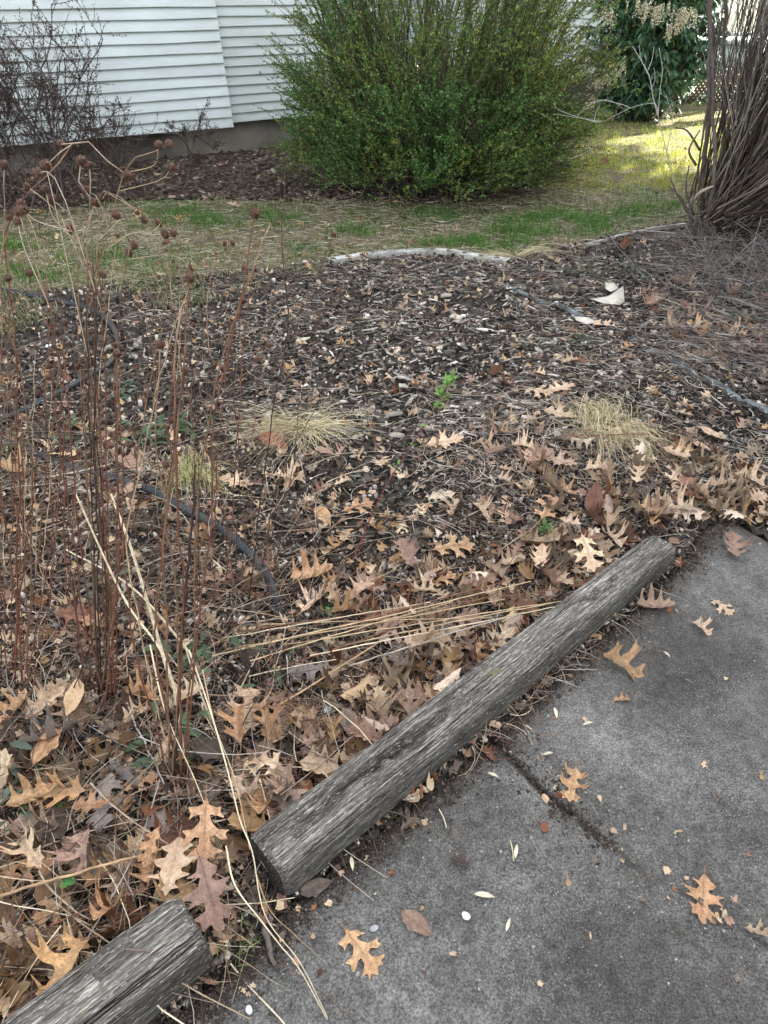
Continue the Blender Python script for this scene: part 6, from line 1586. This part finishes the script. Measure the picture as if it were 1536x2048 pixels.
def sweep(n, base, sp_, az, azs, el, els, Lr, r, pal, droop, mm=14, curl=0.0):
    a = R_.normal(az, azs, n); e = np.clip(R_.normal(el, els, n), 0.05, 1.5); L_ = R_.uniform(*Lr, n)
    b = base + np.stack([R_.normal(0, sp_, n), R_.normal(0, sp_, n), np.abs(R_.normal(0, sp_ * 0.8, n))], -1)
    s = np.linspace(0, 1, mm)[None]
    ee = e[:, None] + droop * s + R_.normal(0, 0.10, n)[:, None] * s
    aa = a[:, None] + R_.normal(0, 0.25, n)[:, None] * s
    st = (L_ / (mm - 1))[:, None]
    X = b[:, 0:1] + np.cumsum(np.cos(aa) * np.cos(ee) * st, 1); Y = b[:, 1:2] + np.cumsum(np.sin(aa) * np.cos(ee) * st, 1); Z = b[:, 2:3] + np.cumsum(np.sin(ee) * st, 1)
    PP = np.stack([X, Y, np.maximum(Z, 0.03)], -1) + R_.normal(0, 0.004, (n, mm, 3)).cumsum(1)
    v, f = tubes(PP, (r * R_.lognormal(0, 0.35, n))[:, None] * np.linspace(1, 0.35, mm)[None], 3); tw.add(v, f, rep(pick(pal, n, None, 0.2), mm * 3)); return PP
palb = [(0.082, 0.060, 0.046), (0.13, 0.10, 0.08), (0.05, 0.036, 0.028), (0.22, 0.19, 0.16)]
base = np.array([rc[0], rc[1], 0.12])
PA = sweep(560, base, 0.10, rad(-10), 0.45, 0.66, 0.27, (0.9, 2.0), 0.0060, palb, 0.22)          # fan to the upper right
PB = sweep(140, base, 0.10, rad(40), 0.9, 1.36, 0.10, (1.2, 2.1), 0.0050, palb, 0.03)         # near-vertical
PC = sweep(330, base + np.array([0.1, 0, 0.1]), 0.08, rad(-5), 0.45, 0.62, 0.25, (0.7, 1.6), 0.0050, palb, 0.55)
for PP, k_, ll in ((PA, 5, 0.6), (PB, 5, 0.45), (PC, 3, 0.5)):
    ix = np.repeat(np.arange(len(PP)), k_); J, Tn = lerpP(PP[ix], R_.uniform(0.3, 0.95, len(ix))); Tn /= np.linalg.norm(Tn, axis=1, keepdims=True)
    dr = Tn + R_.normal(0, 0.28, J.shape); dr /= np.linalg.norm(dr, axis=1, keepdims=True); l = R_.uniform(0.2, ll, len(ix)); s = np.linspace(0, 1, 7)
    T3 = J[:, None] + dr[:, None] * (l[:, None] * s)[:, :, None] + R_.normal(0, 0.005, (len(ix), 7, 3)).cumsum(1)
    v, f = tubes(T3, np.full((len(ix), 7), 0.0024) * np.linspace(1, 0.4, 7), 3); tw.add(v, f, rep(pick([(0.18, 0.155, 0.135), (0.32, 0.29, 0.26), (0.09, 0.07, 0.058)], len(ix)), 21))
local(tw.build('twigs', M_twig), brm)
# broken branch stub at its left side
P = spline([G(1372, 420, 0.25), RY(1400, 385, rc[1] - 0.05), RY(1428, 372, rc[1] - 0.08)], 8)
mb = MB(); v, f = tubes(P[None], np.array([[.016, .017, .016, .015, .013, .012, .009, .006]]), 7, True); mb.add(v, f, (0.34, 0.28, 0.22)); local(mb.build('broken_branch', M_twig, smooth=True), brm)
tw = MB()
for (a, b, c) in [((1385, 440), (1360, 400), (1340, 355)), ((1388, 430), (1372, 380), (1378, 330)), ((1385, 445), (1362, 395), (1336, 372)), ((1388, 480), (1382, 440), (1380, 405)), ((1400, 300), (1375, 262), (1350, 255)), ((1392, 330), (1378, 300), (1400, 260))]:
    P = spline([RY(*a, rc[1] - .02), RY(*b, rc[1] - .05), RY(*c, rc[1] - .05)], 10); v, f = tubes(P[None], np.linspace(0.009, 0.004, 10)[None], 5, True); tw.add(v, f, (0.10, 0.075, 0.065))
local(tw.build('stubs', M_twig, smooth=True), brm)
# grey twiggy undergrowth at its foot
tw = MB(); u0 = G(1460, 560, 0.06)
ng = 420; bx = u0[0] + R_.normal(0.12, 0.38, ng); by = u0[1] + R_.normal(0.05, 0.25, ng)
az = R_.uniform(0, 2 * math.pi, ng); el = R_.uniform(0.25, 1.3, ng); L_ = R_.uniform(0.12, 0.38, ng); s = np.linspace(0, 1, 8)[None]
ee = el[:, None] - 0.6 * s * R_.uniform(0, 1, ng)[:, None]
st = (L_ / 7)[:, None]
X = bx[:, None] + np.cumsum(np.cos(az)[:, None] * np.cos(ee) * st, 1); Y = by[:, None] + np.cumsum(np.sin(az)[:, None] * np.cos(ee) * st, 1); Z = H(bx, by)[:, None] + np.cumsum(np.sin(ee) * st, 1)
v, f = tubes(np.stack([X, Y, Z], -1) + R_.normal(0, 0.004, (ng, 8, 3)).cumsum(1), np.full((ng, 8), 0.0015), 3); tw.add(v, f, rep(pick([(0.30, 0.27, 0.25), (0.18, 0.15, 0.14), (0.12, 0.095, 0.085)], ng), 24))
o = tw.build('dry_undergrowth', M_twig); tag(o, 'tangle of grey dead twigs low in front of the right hand shrub', 'undergrowth', kind='stuff')

# --- pale bare sapling between lawn and shrub
pb = RY(1350, 372, 5.55); pb0 = G(1372, 440, 0.03)
ps = empty('bare_sapling', tuple(pb0), 'pale whitish bare sapling with arching twigs in front of the evergreen', 'sapling')
tw = MB()
Yp = pb0[1]
for (pts, r) in [([(1372, 440), (1352, 372), (1332, 300), (1318, 240), (1305, 190), (1298, 150), (1265, 92)], .0045), ([(1318, 240), (1312, 210), (1298, 207), (1262, 216), (1205, 244)], .003), ([(1298, 152), (1283, 120), (1278, 90)], .0025), ([(1296, 140), (1304, 120), (1308, 92)], .0025),
                 ([(1316, 235), (1320, 180), (1325, 140), (1318, 95)], .003), ([(1334, 300), (1345, 240), (1338, 210), (1332, 190)], .0028), ([(1302, 178), (1310, 160), (1308, 135)], .002), ([(1262, 216), (1240, 208), (1200, 200), (1186, 206), (1150, 235)], .0024), ([(1205, 244), (1160, 236), (1108, 228)], .002), ([(1188, 245), (1192, 225), (1200, 210)], .002), ([(1186, 206), (1215, 200), (1240, 212), (1252, 226)], .0022), ([(1200, 246), (1150, 232), (1115, 218), (1108, 205)], .0022), ([(1140, 318), (1165, 308), (1200, 285)], .0018), ([(1320, 245), (1340, 212), (1348, 205)], .002)]:
    P = spline([RY(a, b, Yp - 0.05 + 0.05 * i) for i, (a, b) in enumerate(pts)], 18); v, f = tubes(P[None], np.linspace(r, r * .55, 18)[None], 5, True); tw.add(v, f, (0.42, 0.40, 0.37))
local(tw.build('branches', M_twig, smooth=True), ps)

# --- flowering evergreen (upper right)
R_ = np.random.default_rng(33)
ec = G(1275, 232, 0.0); ec[1] = 11.0; ec[0] = RY(1275, 232, 11.0)[0]; ec[2] = 0.0
ev = empty('flowering_evergreen', tuple(ec), 'tall dark glossy evergreen with drooping cream flower clusters, upper right', 'shrub')
tw = MB(); npl = 190; a = R_.uniform(0, 6.28, npl)
tip = np.stack([ec[0] + 1.0 * np.sqrt(R_.uniform(size=npl)) * np.cos(a), ec[1] + 0.6 * np.sin(a) * np.sqrt(R_.uniform(size=npl)), R_.uniform(0.25, 2.3, npl)], -1)
s = np.linspace(0, 1, 10)[None, :, None]; b0 = ec + np.stack([R_.normal(0, 0.12, npl), R_.normal(0, 0.1, npl), np.zeros(npl)], -1)
PP = b0[:, None] * (1 - s) + tip[:, None] * s; PP[:, :, 2] = tip[:, 2:3] * (1 - (1 - s[:, :, 0]) ** 1.4); PP += R_.normal(0, 0.012, PP.shape).cumsum(1)
v, f = tubes(PP, np.full((npl, 10), 0.012) * np.linspace(1, 0.3, 10), 5); tw.add(v, f, rep(pick([(0.10, 0.06, 0.045)], npl), 50)); local(tw.build('branches', M_twig), ev)
fo = MB(); nw = 10; ix = np.repeat(np.arange(npl), nw); J, Tn = lerpP(PP[ix], 0.3 + 0.7 * R_.uniform(size=len(ix)) ** 0.6); J = J + R_.normal(0, 0.07, J.shape)
per = 12; q = np.repeat(np.arange(len(ix)), per); az = R_.uniform(0, 6.28, len(q)); Dq = np.stack([np.cos(az), np.sin(az), R_.normal(-0.35, 0.35, len(q))], -1); Pq = J[q]
L_ = R_.uniform(0.07, 0.13, len(q)); Dn = Dq / np.linalg.norm(Dq, axis=1, keepdims=True); S = np.cross(Dn, np.array([0, 0, 1.0]) + 0.4 * R_.normal(size=Dn.shape)); S /= np.linalg.norm(S, axis=1, keepdims=True)
W_ = (L_ * 0.15)[:, None]; Lc = L_[:, None]
dn = np.array([0, 0, -1.0])
V = np.stack([Pq, Pq + Dn * Lc * .35 + S * W_, Pq + Dn * Lc * .7 + S * W_ * .9 + dn * Lc * .12, Pq + Dn * Lc + dn * Lc * .3, Pq + Dn * Lc * .7 - S * W_ * .9 + dn * Lc * .12, Pq + Dn * Lc * .35 - S * W_], 1)
Q6 = (np.arange(len(q)) * 6)[:, None] + np.arange(6)[None]
fo.add(V.reshape(-1, 3), Q6, rep(pick([(0.07, 0.15, 0.085), (0.10, 0.20, 0.115), (0.12, 0.20, 0.085), (0.18, 0.25, 0.09)], len(q), [4, 4, 2, 1]), 6))
local(fo.build('foliage', M_gloss), ev)
for (a, b, w, n) in [(1205, 150, 0.10, 26), (1180, 125, 0.05, 10), (1243, 128, 0.04, 8), (1176, 190, 0.05, 14), (1317, 12, 0.09, 22), (1372, 20, 0.07, 22), (1215, 20, 0.05, 10), (1348, 50, 0.04, 10), (1285, 5, 0.08, 14)]:
    c = RY(a, b, 10.3); fm = MB(); st = c + np.stack([R_.normal(0, w, n), R_.normal(0, 0.04, n), R_.normal(0, 0.03, n)], -1); s = np.linspace(0, 1, 8); ll = R_.uniform(0.09, 0.17, n)
    az = R_.uniform(0, 6.28, n); TT = st[:, None] + np.stack([np.cos(az)[:, None] * 0.04 * s, np.sin(az)[:, None] * 0.04 * s, -ll[:, None] * s ** 1.3], -1)
    Pk = TT.reshape(-1, 3); Pk = np.repeat(Pk, 4, 0) + R_.normal(0, 0.008, (len(Pk) * 4, 3))
    leafquads(fm, Pk, R_.normal(size=Pk.shape) + np.array([0, 0, -0.6]), 0.019, 0.013, pick([(0.74, 0.70, 0.54), (0.68, 0.60, 0.46), (0.50, 0.48, 0.26)], len(Pk)), R_)
    local(fm.build('flower_cluster', M_straw), ev)


# --- unseen tree added on the right to block sun, except under its high crown
R_ = np.random.default_rng(44)
tb = np.array([8.9, 14.2, 0.0])
tr = empty('added_shade_tree', tuple(tb), 'tall unseen tree with a high crown, added at the right to block sun', 'tree')
mb = MB(); P = spline([tb, tb + np.array([.1, 0, 2]), tb + np.array([-.1, .1, 4.5]), tb + np.array([0, 0, 9])], 16); v, f = tubes(P[None], np.linspace(0.22, 0.06, 16)[None], 10); mb.add(v, f, (0.11, 0.09, 0.075)); local(mb.build('trunk', M_twig, smooth=True), tr)
cr = MB(); n = 15000; dirs = R_.normal(size=(n, 3)); dirs /= np.linalg.norm(dirs, axis=1, keepdims=True); rr = R_.uniform(size=n) ** 0.4
Pc = tb + np.array([0, 0, 8.1]) + dirs * rr[:, None] * np.array([3.4, 3.4, 2.9]); keep = (fbm(Pc[:, 0] * 1.2 + Pc[:, 1], Pc[:, 2] * 1.2, 3) > 0.30); Pc = Pc[keep]
leafquads(cr, Pc, R_.normal(size=Pc.shape), 0.26, 0.17, pick([(0.05, 0.09, 0.03), (0.07, 0.12, 0.035)], len(Pc)), R_); local(cr.build('crown', M_leafg), tr)
